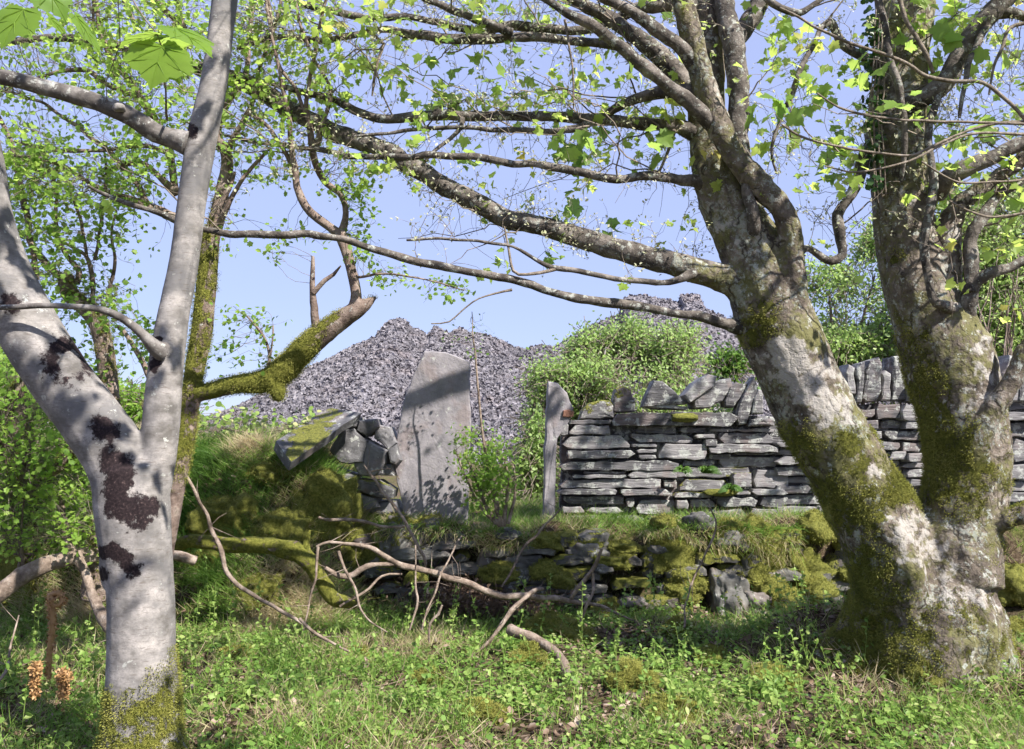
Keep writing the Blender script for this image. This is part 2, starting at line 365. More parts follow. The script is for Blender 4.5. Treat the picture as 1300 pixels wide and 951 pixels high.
# ------------------------------------------------------------------ terrain
def T(x, y):
    x = np.asarray(x, float); y = np.asarray(y, float); P = np.stack([x, y, 0*x], -1).reshape(-1, 3)
    n = (vn(P, 1.1, 3, 3)*.07 + vn(P, 5, 4, 2)*.022).reshape(x.shape)
    z = -1.2 - .10*np.clip(3.2-y, 0, 3.2)
    lip = (vn(P, 2.1, 9, 3)*.22).reshape(x.shape)
    terr = sstep(y + lip, 6.36, 6.58)*.57
    mound = sstep(y + lip, 5.55, 6.5)*1.14
    ml = sstep(-x, 1.02, 1.55)
    near = (terr*(1-ml) + mound*ml)
    back = sstep(y, 8.2, 11.0)
    near = near*(1-back) + back*.05
    z = z + near + n*(1 - .4*ml) + (vn(P, 3.2, 19, 3).reshape(x.shape)*.11)*sstep(y, 5.6, 6.3)*(1-sstep(y, 6.75, 6.9)*(1-ml))*(1+.5*ml)
    z = z + .24*np.exp(-(((x-1.72)/.42)**2 + ((y-4.95)/.35)**2))
    z = z + .30*np.exp(-(((x-2.25)/.55)**2 + ((y-4.5)/.4)**2))*.6
    far = sstep(y, 30, 70); z = z - .4*far
    return z + CZ
def axis(lo, hi, d, out, k=1.12):
    a = list(np.arange(lo, hi+1e-6, d)); s = d
    while a[-1] < out[1]: s = min(s*k, 12); a.append(a[-1]+s)
    s = d
    while a[0] > out[0]: s = min(s*k, 12); a.insert(0, a[0]-s)
    return np.array(a)
ax = axis(-3.6, 4.2, .04, (-420, 420)); ay = axis(2.6, 8.2, .035, (-40, 520))
GX, GY = np.meshgrid(ax, ay); GZ = T(GX, GY)
nx, ny = len(ax), len(ay)
i, j = np.meshgrid(np.arange(ny-1), np.arange(nx-1), indexing='ij')
mb = MB(); mb.add(np.stack([GX, GY, GZ], -1).reshape(-1, 3), np.stack([i*nx+j, i*nx+j+1, (i+1)*nx+j+1, (i+1)*nx+j], -1).reshape(-1, 4))
tag(mb.build('ground', M_ground), kind='structure')

# ------------------------------------------------------------------ slate tips
def hill(name, sky_pts, Yt, Yr, pxr, nchip, chip, seed, zt=-1.6, spur=1.0):
    sx = [p[0] for p in sky_pts]; sy = [p[1] for p in sky_pts]
    pu = np.arange(pxr[0], pxr[1], 1.6); v = np.concatenate([np.linspace(0, 1, 150), np.linspace(1.03, 1.6, 14)])
    U, Vv = np.meshgrid(pu, v)
    syy = np.interp(U, sx, sy)
    yr = Yr + 4*vn(np.stack([U.ravel()*.01, U.ravel()*0, U.ravel()*0], 1), 1, seed).reshape(U.shape)
    Y = Yt + (yr-Yt)*Vv
    ridge = (560-syy)/F*yr*1.0
    k = np.clip(Vv, 0, 1); Z = (zt)*(1-k) + ridge*(k**1.08)
    X = (U-650)/F*(yr*.55 + Y*.45)
    P = np.stack([X, Y, Z], -1)
    n = vn(P.reshape(-1, 3), .13, seed, 4).reshape(U.shape)*1.1*spur*np.sin(np.clip(Vv, 0, 1)*math.pi) + vn(P.reshape(-1, 3), .9, seed+3, 3).reshape(U.shape)*.16
    Z = Z + n*(Vv < .985)
    Z = np.where(Vv > 1, ridge - (Vv-1)*(Yr-Yt)*.6, Z)
    X = np.where(Vv >= 1, (U-650)/F*yr, X)
    X = (U-650)/F*yr*np.clip(Vv, .6, 1)**.15
    ny_, nx_ = U.shape; i, j = np.meshgrid(np.arange(ny_-1), np.arange(nx_-1), indexing='ij')
    Vs = np.stack([X, Y, Z+CZ], -1).reshape(-1, 3)
    mb = MB(); mb.add(Vs, np.stack([i*nx_+j, i*nx_+j+1, (i+1)*nx_+j+1, (i+1)*nx_+j], -1).reshape(-1, 4), rnd=rs.rand(len(Vs))*.8)
    ii = rs.randint(0, 149, nchip); jj = rs.randint(0, nx_-1, nchip); a, b = rs.rand(nchip, 1), rs.rand(nchip, 1)
    G = Vs.reshape(ny_, nx_, 3); pos = G[ii, jj]*(1-a)*(1-b) + G[ii, jj+1]*a*(1-b) + G[ii+1, jj]*(1-a)*b + G[ii+1, jj+1]*a*b
    q = (np.array([[-.5, -.5, 0], [.5, -.42, 0], [.42, .5, 0], [-.4, .45, 0], [-.5, -.5, -.15], [.5, -.42, -.15]]), np.array([[0, 1, 2, 3], [4, 5, 1, 0]]))
    nn = rdir(nchip, 0, .45) + np.array([0, -.5, .8]); scatter(mb, q, pos + np.array([0, 0, .08]), chip*(.45+rs.rand(nchip)**4*1.7), rdir(nchip), nn, rnd=rs.rand(nchip))
    o = mb.build(name, M_scree, smooth=False); return tag(o, kind='structure')
sky1 = [(60, 650), (200, 578), (250, 548), (296, 524), (330, 503), (370, 477), (418, 455), (455, 436), (476, 428), (482, 419), (488, 411), (494, 406), (503, 404), (512, 405), (518, 410), (521, 416), (533, 419), (541, 425), (545, 423), (549, 416), (555, 414), (560, 419), (572, 423), (580, 417), (588, 416), (593, 422), (608, 423), (622, 426), (640, 434), (655, 441), (668, 443), (684, 438), (700, 440), (760, 470), (900, 540), (1000, 580)]
sky2 = [(600, 500), (660, 460), (707, 438), (740, 420), (762, 408), (786, 398), (793, 378), (800, 374), (820, 373), (840, 378), (863, 382), (866, 373), (890, 372), (893, 388), (917, 400), (960, 418), (1020, 445), (1100, 480), (1250, 530), (1450, 600)]
hill('hillside', sky1, 52, 96, (90, 960), 150000, .22, 5)
hill('hillside', sky2, 85, 138, (610, 1440), 90000, .32, 15)

# ------------------------------------------------------------------ stones
def stone(mb, poly, Y, depth=.3, rnd=None, moss=0.0, rim=.010, bulge=.012, seed=0, sub=True):
    """irregular block: front outline given in photo pixels at depth Y"""
    P = np.array([at(a, b, Y) for a, b in poly])[:, [0, 2]]
    c = P.mean(0)
    if sub:      # extra edge points with jitter
        Q = []
        for k in range(len(P)):
            a, b = P[k], P[(k+1) % len(P)]; L = np.linalg.norm(b-a); n = max(1, int(L/.055))
            for t in range(n):
                q = a+(b-a)*t/n
                if t: q = q + rs.normal(size=2)*min(.0045, L*.05)
                Q.append(q)
        P = np.array(Q)
    n = len(P); sc = np.linalg.norm(P-c, axis=1)
    rings = []
    f = lambda s_, y: np.column_stack([c[0]+(P[:, 0]-c[0])*s_, np.full(n, y), c[1]+(P[:, 1]-c[1])*s_])
    ins = np.clip(1 - rim/np.maximum(sc, .02), .5, 1)
    def g(k, y): s_ = np.maximum(1-(1-ins)*k, .35); return np.column_stack([c[0]+(P[:, 0]-c[0])*s_, np.full(n, y), c[1]+(P[:, 1]-c[1])*s_])
    rings = [g(2.0, Y+depth), g(0, Y+depth-.02), g(.0, Y+.012), g(.5, Y+.001), g(1.3, Y-bulge*.6), g(4.5, Y-bulge)]
    inn = lambda f_: np.column_stack([c[0]+(P[:, 0]-c[0])*f_, np.full(n, Y-bulge), c[1]+(P[:, 1]-c[1])*f_])
    rings += [inn(.62), inn(.32)]
    for r in rings[2:]: r[:, 1] += vn(r*1.0, 9, seed+int(abs(c[0])*100), 2)*bulge*1.1
    V = np.vstack(rings + [[[c[0], Y-bulge, c[1]]], [[c[0], Y+depth, c[1]]]])
    m = len(rings); i, j = np.meshgrid(np.arange(m-1), np.arange(n), indexing='ij'); j2 = (j+1) % n
    Fq = np.stack([i*n+j, i*n+j2, (i+1)*n+j2, (i+1)*n+j], -1).reshape(-1, 4)
    r = rs.rand() if rnd is None else rnd
    mb.add(V, Fq, 0, rnd=r, moss=moss)
    jj = np.arange(n); o = mb.n - len(V)
    mb.Fa.append((np.stack([np.full(n, m*n), (m-1)*n+jj, (m-1)*n+(jj+1) % n], 1)+o, 0)); mb.Fa.append((np.stack([np.full(n, m*n+1), (jj+1) % n, jj], 1)+o, 0))
def box2poly(x0, y0, x1, y1):
    x0 += .8; x1 -= .8; y0 += .9; y1 -= .5
    w_, h = x1-x0, y1-y0; j = lambda a: (rs.rand()-.5)*a
    e = min(w_*.26, h*1.3)
    a1, a2, b1, b2 = [rs.rand()**2.2 for _ in range(4)]
    return [(x0+a1*e, y1+j(h*.1)), (x0+w_*.5+j(w_*.4), y1+j(h*.16)), (x1-a2*e, y1+j(h*.1)), (x1, y0+h*(.3+.5*rs.rand())), (x1-b1*e, y0+j(h*.14)), (x0+w_*.5+j(w_*.4), y0+j(h*.2)), (x0+b2*e, y0+j(h*.14)), (x0, y0+h*(.3+.5*rs.rand()))]
def conv(L, ox, oy, s): return [tuple(ox+v/s if k % 2 == 0 else oy+v/s for k, v in enumerate(b)) for b in L]

def fuzz(V, N, m, n, size, parent, name='moss', thr=.35, seed=0, up=0.0):
    k = m + .55*vn(V, 9, seed, 3) + .3*vn(V, 30, seed+4, 2) + up*N[:, 2]
    idx = np.where(k > thr)[0]
    if not len(idx): return
    ii = idx[rs.randint(0, len(idx), n)]; p = V[ii] + rs.normal(size=(n, 3))*.006 + N[ii]*.001; mb = MB()
    cv = np.clip(.5 + .9*vn(V[ii], 14, seed+2, 2), 0, 1)
    scatter(mb, OVAL, p, size*(.5+rs.rand(n)), N[ii] + rdir(n)*.8, rdir(n), 0, wx=np.full(n, .55), rnd=np.clip(cv*.75+.25*rs.rand(n), 0, 1)); return mb.build(name, ML_moss, parent)
YW = 7.0
wallo = thing('dry_stone_wall', at(990, 660, YW), 'dry stone wall of thin grey slates with upright coping stones along its top', 'wall')
W1 = conv([(160, 328, 385, 352), (165, 352, 380, 405), (385, 290, 1030, 362), (500, 354, 710, 397), (130, 407, 478, 473), (478, 398, 795, 445), (480, 447, 615, 468), (155, 477, 505, 526), (615, 447, 865, 528), (505, 472, 612, 498), (515, 502, 612, 530),
 (850, 425, 918, 465), (915, 392, 1205, 446), (870, 372, 1205, 390), (720, 366, 865, 395), (800, 398, 905, 424), (865, 450, 1225, 494), (990, 474, 1240, 508), (920, 512, 1230, 568), (868, 498, 985, 530), (115, 532, 725, 583), (735, 530, 905, 564),
 (180, 602, 460, 624), (240, 586, 458, 602), (460, 576, 715, 624), (700, 568, 1082, 620), (120, 627, 634, 671), (640, 628, 715, 671), (720, 625, 990, 688), (990, 590, 1090, 668), (1092, 575, 1275, 672), (108, 674, 415, 708), (425, 676, 695, 712), (695, 692, 905, 722), (905, 676, 1085, 705), (1085, 676, 1275, 710),
 (138, 712, 447, 757), (450, 716, 500, 770), (500, 727, 705, 800), (705, 730, 775, 780), (775, 728, 905, 770), (910, 712, 1122, 770), (1125, 715, 1275, 770), (825, 775, 1060, 836), (1065, 775, 1280, 832), (130, 762, 250, 800), (250, 765, 445, 803), (705, 785, 822, 835),
 (130, 806, 320, 850), (325, 806, 560, 850), (565, 806, 820, 850), (825, 842, 1060, 880), (1062, 838, 1285, 880)], 680, 450, 3.9625)
W2 = conv([(150, 400, 325, 455), (325, 368, 470, 465), (472, 372, 590, 470), (200, 465, 345, 520), (350, 468, 490, 520), (492, 472, 600, 522), (230, 526, 365, 590), (370, 524, 600, 588), (475, 592, 600, 650), (300, 592, 470, 640), (400, 645, 505, 700), (508, 655, 600, 708), (470, 712, 620, 745), (500, 749, 640, 800), (520, 804, 650, 850)], 1040, 430, 4.527)
W3 = conv([(1080, 320, 1250, 412), (1060, 420, 1260, 470), (1080, 480, 1200, 568), (1205, 478, 1300, 570), (1090, 577, 1290, 708), (1060, 712, 1230, 812), (1080, 818, 1260, 875), (1070, 880, 1280, 940)], 1040, 430, 4.527)
fill = []
def rows(x0, x1, y0, y1):
    y = y0
    while y < y1-3:
        h = random.uniform(8, 16); h = min(h, y1-y); x = x0
        while x < x1-6:
            w_ = random.uniform(22, 70); w_ = min(w_, x1-x); fill.append((x, y+.6, x+w_-1.2, y+h-.6)); x += w_
        y += h
rows(1172, 1276, 516, 662); rows(985, 1045, 560, 652); rows(1316, 1560, 508, 660); rows(1100, 1140, 612, 660)
for b in W1 + W2 + W3 + fill:
    m1 = MB(); my = .0
    cx_, cy_ = (b[0]+b[2])/2, (b[1]+b[3])/2
    if abs(cx_-900) < 55 and 585 < cy_ < 632: my = .35
    if abs(cx_-865) < 90 and cy_ < 535: my = .2
    stone(m1, box2poly(*b), YW + rs.uniform(-.06, .06), depth=rs.uniform(.22, .34), moss=my, rim=.004, bulge=rs.uniform(.002, .006))
    m1.build('stone', M_slate, wallo, smooth=False)
cop = [[(220, 325), (232, 285), (262, 245), (330, 228), (375, 232), (405, 262), (395, 320)], [(392, 290), (390, 220), (402, 172), (440, 158), (480, 175), (505, 240), (500, 288)], [(540, 262), (560, 200), (592, 130), (640, 135), (700, 185), (768, 248), (650, 258)], [(552, 240), (640, 246), (768, 262), (765, 280), (640, 276), (552, 262)],
 [(745, 205), (800, 140), (870, 98), (915, 110), (900, 160), (830, 210), (775, 245)], [(790, 232), (850, 170), (930, 125), (985, 118), (990, 160), (940, 235), (880, 268), (800, 270)], [(950, 235), (975, 160), (1010, 140), (1062, 148), (1040, 215), (995, 268), (955, 262)], [(1012, 330), (1025, 250), (1070, 160), (1100, 110), (1115, 150), (1105, 235), (1060, 350), (1020, 355)], [(1088, 300), (1095, 220), (1120, 175), (1148, 180), (1146, 300)], [(1070, 362), (1075, 330), (1150, 315), (1200, 330), (1205, 360)]]
copp = [[(680+a/3.9625, 450+b/3.9625) for a, b in p] for p in cop]
cr = [[(155, 318), (150, 190), (168, 145), (205, 165), (212, 322)], [(212, 370), (214, 170), (240, 140), (262, 130), (258, 250), (242, 372)], [(246, 345), (262, 190), (290, 125), (345, 105), (362, 140), (358, 300), (330, 362), (275, 366)], [(358, 355), (360, 200), (380, 180), (412, 200), (408, 356)], [(418, 356), (425, 200), (430, 100), (470, 98), (500, 180), (516, 356)], [(518, 358), (520, 262), (548, 258), (552, 358)]]
copp += [[(1040+a/4.527, 430+b/4.527) for a, b in p] for p in cr]
x = 1162
while x < 1540:
    w_ = random.uniform(14, 26); h = random.uniform(44, 60); t0 = random.uniform(-6, 6); yb = 510
    copp.append([(x, yb), (x+t0*.6, yb-h*.6), (x+w_*.3+t0, yb-h), (x+w_*.8+t0, yb-h*.93), (x+w_-1+t0*.5, yb-h*.5), (x+w_-1, yb)]); x += w_
for k, p in enumerate(copp):
    m1 = MB(); stone(m1, p, YW + rs.uniform(-.04, .05), depth=rs.uniform(.18, .28), moss=(.5 if k in (0, 1) else .1 if k in (2, 6) else -.1), rim=.009, bulge=.012)
    m1.build('coping_stone', M_slate, wallo, smooth=False)
m1 = MB()   # packed rubble heart of the wall, its face sunk behind the facing stones
stone(m1, [(712, 652), (712, 536), (770, 528), (1000, 528), (1070, 515), (1330, 512), (1560, 512), (1560, 662), (1000, 662)], YW+.11, depth=.14, rnd=.0, moss=-1)
m1.build('rubble_core', M_slate, wallo, smooth=False)

# gatepost with iron bracket
gp = thing('gatepost', at(699, 657, 6.86), 'narrow upright slate gatepost at the broken end of the dry stone wall', 'gatepost')
m1 = MB(); stone(m1, [(689, 668), (691, 600), (693, 540), (696, 484), (708, 486), (720, 499), (728, 518), (723, 534), (710, 544), (707, 562), (705, 600), (704, 668)], 6.86, depth=.22, rnd=.9, moss=-.6, rim=.008)
m1.build('slate_post', M_slab, gp, smooth=False)
m1 = MB(); stone(m1, [(714, 529), (715, 521), (722, 520), (729, 522), (728, 529), (721, 530)], 6.83, depth=.05, rnd=.9, moss=-.6, rim=.004, bulge=.004)
m1.build('iron_bracket', M_rust, gp, smooth=False)
m1 = MB(); stone(m1, [(711, 552), (712, 538), (718, 533), (722, 540), (721, 552), (715, 554)], 6.86, depth=.12, rnd=.9, moss=-.6, rim=.006)
m1.build('wedge_stone', M_slate, gp, smooth=False)

# tall slab
m1 = MB()
stone(m1, [(516, 672), (511, 645), (503, 602), (496, 580), (503, 560), (505, 545), (510, 519), (523, 480), (539, 446), (566, 447), (580, 452), (596, 459), (598, 521), (597, 560), (595, 600), (594, 672)], 6.75, depth=.10, rnd=.8, moss=-.8, rim=.008, bulge=.006)
o = m1.build('standing_slab', M_slab, loc=at(552, 668, 6.75), smooth=False)
tag(o, 'tall pale purple grey slate slab standing upright left of the gap', 'slate slab')

# tumbled rubble left of the slab
rub = thing('rubble_pile', at(445, 660, 6.6), 'tumbled mossy blocks of broken wall heaped against the tall slab', 'rubble')
RB = [[(545, 690), (500, 640), (545, 560), (600, 552), (655, 600), (640, 690)], [(600, 700), (612, 640), (660, 600), (735, 640), (732, 690), (680, 745), (620, 742)], [(440, 760), (442, 705), (500, 700), (610, 740), (600, 820), (540, 815)], [(680, 590), (690, 535), (745, 545), (775, 610), (740, 640)], [(610, 800), (615, 755), (700, 760), (762, 800), (755, 832), (690, 830)], [(560, 850), (580, 800), (690, 832), (705, 868), (640, 885)], [(688, 740), (692, 690), (755, 695), (762, 742)],
      [(430, 700), (440, 668), (500, 665), (505, 698)], [(610, 560), (620, 520), (690, 512), (700, 545), (650, 585)], [(520, 560), (560, 520), (620, 505), (618, 545)], [(400, 700), (340, 720), (330, 790), (440, 820), (455, 760)], [(700, 900), (640, 880), (650, 850), (770, 845), (790, 890)], [(735, 640), (770, 615), (790, 680), (770, 700), (745, 690)]]
for k, p in enumerate(RB):
    m1 = MB(); stone(m1, [(260+a/3.171, 370+b/3.171) for a, b in p], 6.62 + .03*(k % 4), depth=.28, moss=(.35 if k in (4, 5, 6, 9, 10, 11) else -.1), rim=.008, bulge=.012)
    m1.build('stone', M_flat, rub, smooth=False)
# leaning mossy slab on top
def slab3(mb, P4, th, rnd=.5, moss=0.0):
    P4 = np.array(P4, float); nrm = np.cross(P4[1]-P4[0], P4[3]-P4[0]); nrm /= np.linalg.norm(nrm)
    if nrm[2] < 0: nrm = -nrm
    n = 9; s_, t_ = np.meshgrid(np.linspace(0, 1, n), np.linspace(0, 1, n)); s_ = s_[..., None]; t_ = t_[..., None]
    G = (P4[0]*(1-s_)*(1-t_) + P4[1]*s_*(1-t_) + P4[2]*s_*t_ + P4[3]*(1-s_)*t_).reshape(-1, 3)
    G = G + np.stack([vn(G, 9, 3), vn(G, 9, 4), 0*vn(G, 7, 5)], 1)*.012
    Vt = G + nrm*(vn(G, 9, 8)*.004)[:, None]; Vb = G - nrm*(th + vn(G, 9, 18)*.006)[:, None]
    i, j = np.meshgrid(np.arange(n-1), np.arange(n-1), indexing='ij'); q = np.stack([i*n+j, i*n+j+1, (i+1)*n+j+1, (i+1)*n+j], -1).reshape(-1, 4)
    rim_ = [k for k in range(n)] + [k*n+n-1 for k in range(1, n)] + [(n-1)*n+k for k in range(n-2, -1, -1)] + [k*n for k in range(n-2, 0, -1)]
    e = np.array([[rim_[k], rim_[(k+1) % len(rim_)], rim_[(k+1) % len(rim_)]+n*n, rim_[k]+n*n] for k in range(len(rim_))])
    mb.add(np.vstack([Vt, Vb]), np.vstack([q, q[:, ::-1]+n*n, e]), 0, rnd=rnd, moss=moss)
m1 = MB(); slab3(m1, [at(350, 560, 6.2), at(370, 586, 6.05), at(459, 524, 6.45), at(416, 518, 6.85)], .075, .35, .0)
V = m1.verts(); q_ = V - at(392, 556, 6.3); m1.A['moss'] = [.9*np.exp(-((q_[:, 0]/.16)**2 + (q_[:, 1]/.3)**2)) + .5*np.exp(-(((V[:, 0]-at(425, 524, 6.6)[0])/.1)**2))*(V[:, 1] > 6.55)]
o = m1.build('leaning_slab', M_flat, loc=at(400, 570, 6.3), smooth=False)
tag(o, 'flat tilted slate slab with a yellow moss pad lying atop the rubble', 'slate slab')

# rounded rocks by voxel-free displaced spheres
def rockmesh(mb, c, r, seed, n=22, rough=.35, flat=1.0, **at_):
    th = np.linspace(0, math.pi, n); ph = np.linspace(0, 2*math.pi, n*2, endpoint=False)
    A, B = np.meshgrid(th, ph, indexing='ij'); D = np.stack([np.sin(A)*np.cos(B), np.sin(A)*np.sin(B), np.cos(A)], -1).reshape(-1, 3)
    k = 1 + rough*vn(D, 1.6, seed, 3) + .06*vn(D, 7, seed+1, 2)
    D2 = np.sign(D)*np.abs(D)**(.8)
    V = D2*k[:, None]*np.array(r) + np.array(c); m = n*2
    i, j = np.meshgrid(np.arange(n-1), np.arange(m), indexing='ij'); j2 = (j+1) % m
    mb.add(V, np.stack([i*m+j, (i+1)*m+j, (i+1)*m+j2, i*m+j2], -1).reshape(-1, 4), 0, **at_)
# retaining bank stones
bank = thing('retaining_wall', at(780, 770, 6.3), 'low rough field wall of mossy stones below the grassy terrace', 'wall')
yy0 = 672
while yy0 < 785:
    hh = random.uniform(11, 22); px = 462 + random.uniform(-20, 20)
    while px < 1120:
        wv = random.uniform(26, 80); m1 = MB(); yq = yy0; yy0 = yy0 + random.uniform(-5, 5); h2 = hh*random.uniform(.75, 1.35); Yb = 6.36 - (yy0-690)/90*.16 + random.uniform(-.05, .05)
        j_ = lambda a: random.uniform(-a, a)
        pl = [(px+2+j_(4), yy0+h2), (px+wv*.5+j_(8), yy0+h2+j_(3)), (px+wv-3+j_(3), yy0+h2-abs(j_(5))), (px+wv-1, yy0+h2*.45+j_(4)), (px+wv-4-abs(j_(8)), yy0+abs(j_(4))), (px+wv*.45+j_(8), yy0-j_(3)), (px+3+abs(j_(7)), yy0+abs(j_(5))), (px, yy0+h2*.5)]
        stone(m1, pl, Yb, depth=.25, moss=float(np.clip(random.gauss(.10 + .25*(px > 800), .3), -.6, .8)), rim=.014, bulge=.03, rnd=rs.rand()*.5)
        yy0 = yq
        if random.random() < (.92 if 580 < px < 980 and yy0 > 688 else .5): m1.build('stone', M_rough, bank, smooth=False)
        px += wv + random.uniform(-6, 9)
    yy0 += hh
for k in range(34):     # moss hummocks and half buried stones of the bank
    q = k % 3; x_ = random.uniform(560, 1120); y_ = random.uniform(665, 770); Yb = 6.45 - (y_-665)/105*.22
    w_ = random.uniform(24, 58); c = at(x_, y_, Yb); m1 = MB(); r = np.array([w_/F*Yb/2, .12, w_*random.uniform(.35, .8)/F*Yb/2]); ms = .75 if q else -.05
    rockmesh(m1, c, r, k*7, 22, .55, rnd=rs.rand()*.5, moss=ms); o = m1.build('stone', M_mossy if q else M_rough, bank)
    V = m1.verts(); Nn = (V-c)/r**2; Nn /= np.linalg.norm(Nn, axis=1)[:, None]
    if q: fuzz(V, Nn, np.full(len(V), .6), int(w_*w_*1.2), .012, o, seed=k, up=.25)
def ghit(px_, py_):
    lo = 3.0
    for Y in np.arange(3.0, 8.0, .02):
        c = at(px_, py_, Y)
        if c[2] <= float(T(c[0], c[1])): return Y
    return 6.4
def rock(px_, py_, w_, h, Y, label, mat=M_mossy, name='mossy_boulder', cat='boulder', moss=.3, sd=0):
    Y = ghit(px_, py_+h*.28); m1 = MB(); c = at(px_, py_, Y); r = (w_/F*Y/2, w_/F*Y/2*.8, h/F*Y/2)
    if w_ > h*1.15: c[2] -= r[2]*.35
    rockmesh(m1, c, r, int(px_*3+py_)+sd, n=40, rnd=.4, moss=moss, rough=.8)
    o = m1.build(name, mat, loc=(c[0], c[1], c[2]-r[2]*.6)); tag(o, label, cat, 'mossy boulders scattered over the woodland floor' if cat == 'boulder' else None)
    V = m1.verts(); Nn = (V-c)/np.array(r)**2; Nn /= np.linalg.norm(Nn, axis=1)[:, None]; area = (w_*h)
    if moss > .1: fuzz(V, Nn, np.full(len(V), moss+.1), int(min(9000, area*2.4)), .009, o, seed=int(px_), up=.25)
rock(697, 798, 62, 44, 5.45, 'yellow mossy boulder in the grass beside the fallen log')
rock(672, 838, 50, 40, 4.9, 'small mossy boulder in front of the fallen log')
rock(803, 862, 66, 46, 4.5, 'broad mossy boulder at the bottom edge among herbs')
rock(775, 777, 46, 34, 5.8, 'mossy stone below the end of the long dead branch')
rock(1182, 858, 60, 40, 3.75, 'mossy boulder against the foot of the big sycamore')
rock(906, 835, 40, 24, 4.9, 'low mossy stone near the green moss mound')
rock(955, 700, 60, 66, 6.2, 'hummock of bright yellow moss in the grassy bank', moss=.6)
rock(1022, 735, 52, 70, 6.15, 'tall pillar shaped moss hummock left of the sycamore roots', moss=.7)
rock(1062, 728, 40, 44, 6.0, 'round moss hummock touching the sycamore trunk', moss=.7)
rock(928, 765, 56, 66, 6.2, 'mossy stone with pale lichen face in the low bank', mat=M_rough, moss=.05)
rock(520, 690, 66, 60, 6.35, 'mossy boulder with pale lichen patch under the tall slab', mat=M_rough, moss=.25)
rock(455, 690, 60, 50, 6.3, 'dark mossy block under the tumbled rubble', mat=M_mossy, moss=.3)
rock(412, 645, 76, 74, 6.35, 'large moss covered hump at the end of the grass mound', moss=.5)
rock(25, 735, 46, 70, 4.6, 'moss coated stump beside the pale fallen limb', name='mossy_stump', cat='stump', moss=.5)
for k, (a, b, w_, h_, lb) in enumerate([(545, 862, 46, 28, 'low mossy stone sunk in herbs at the bottom centre'), (740, 806, 40, 26, 'small mossy stone right of the fallen log'), (860, 800, 44, 30, 'mossy stone in herbs below the grey bank stone'), (988, 862, 54, 34, 'mossy stone at the bottom edge left of the sycamore roots'), (455, 830, 34, 22, 'small grey green stone among herbs beneath the pale dead branches'), (610, 905, 60, 34, 'flat mossy rock at the lower edge of the picture near its middle'), (300, 830, 34, 22, 'small mossy stone just right of the silver trunk foot'), (860, 905, 70, 38, 'wide mossy rock at the bottom edge left of the leaning sycamore')]): rock(a, b, w_, h_, 5, lb, moss=.35, sd=k)
for k, (a, b, w_, h_, lb) in enumerate([(285, 650, 70, 54, 'mossy hummock on the face of the grassy mound'), (355, 668, 60, 46, 'yellow green moss hummock above the arched mossy limb'), (255, 712, 44, 34, 'mossy lump under the arched limb beside the silver trunk'), (340, 598, 50, 30, 'grassy mossy lump near the top of the mound')]): rock(a, b, w_, h_, 5, lb, moss=.5, sd=k)
rock(330, 745, 50, 34, 5.3, 'mossy lump under the green arched limb')
rock(1300, 742, 80, 60, 5.2, 'moss bank behind the sycamore at the frame edge', moss=.6)
rock(1296, 800, 60, 44, 4.9, 'dark mossy rock right of the sycamore roots', moss=.3)
rock(560, 700, 46, 40, 6.38, 'grey stone set in bracken under the sapling', mat=M_rough, moss=-.1)

exec_parts = True
# ------------------------------------------------------------------ trees: helpers
def proj(V):
    d = V - np.array([0, 0, CZ]); f = d[:, 1]*cp + d[:, 2]*sp; u = d[:, 0]/f; v = (-d[:, 1]*sp + d[:, 2]*cp)/f
    return CX+u*F, CY-v*F
def gauss3(V, L):      # surface marks: [(px,py,radius px,Y,amp)]
    out = np.zeros(len(V)); x, y = proj(V)
    for a in L: out += a[4]*np.exp(-(((x-a[0])**2+(y-a[1])**2)/a[2]**2 + ((V[:, 1]-a[3])/.6)**2))
    return out
def trunkmesh(tubes, voxel, seed, lump, fine, flute=0, smooth=4):
    mb = MB()
    for L in tubes:
        P, R = atl(L); tube(mb, P, R, 20, .03, .0, seed=seed)
    V, N, Fs = remeshed(mb, voxel, smooth)
    d = lump*vn(V*np.array([1, 1, .45]), 5, seed, 3) + fine*vn(V*np.array([1, 1, .6]), 30, seed+9, 3)
    V = V + N*d[:, None]
    return V, N, Fs
def put(V, Fs, name, mat, parent, **A):
    mb = MB(); mb.add(V, Fs[0], 0, **A)
    for f in Fs[1:]: mb.Fa.append((f, 0))
    return mb.build(name, mat, parent)
def branch(L, parent, mat, name='branch', seg=9, rough=.22, wob=.012, seed=None, moss=0.0, nsc=14, pts=None, dark=0.0, label=None, extra=None, nubs=False):
    seed = seed if seed is not None else int(abs(L[0][0])*13+abs(L[0][1])) % 997
    P, R = atl(L); mb = MB(); P2, R2 = tube(mb, P, R, seg, .03, rough, nsc, wob, seed=seed)
    if nubs:
        n = max(2, int(len(P2)*.22)); ii = rs.randint(1, len(P2), n); b = P2[ii]; e = b + rdir(n, .25)*rs.uniform(.03, .13, n)[:, None]; tubes_thin(mb, b, e, .003, .0018, 0)
        tubes_thin(mb, e, e + (e-b)*.6 + rs.normal(size=e.shape)*.02, .0018, .0009, 0)
    V = mb.verts(); mo = np.full(len(V), moss, float)
    if extra: mo = mo + gauss3(V, extra)
    mb.A['moss'] = [mo]; mb.A['dark'] = [np.full(len(V), dark)]
    o = mb.build(name, mat, parent)
    if pts is not None: pts.append((P2, R2))
    return o
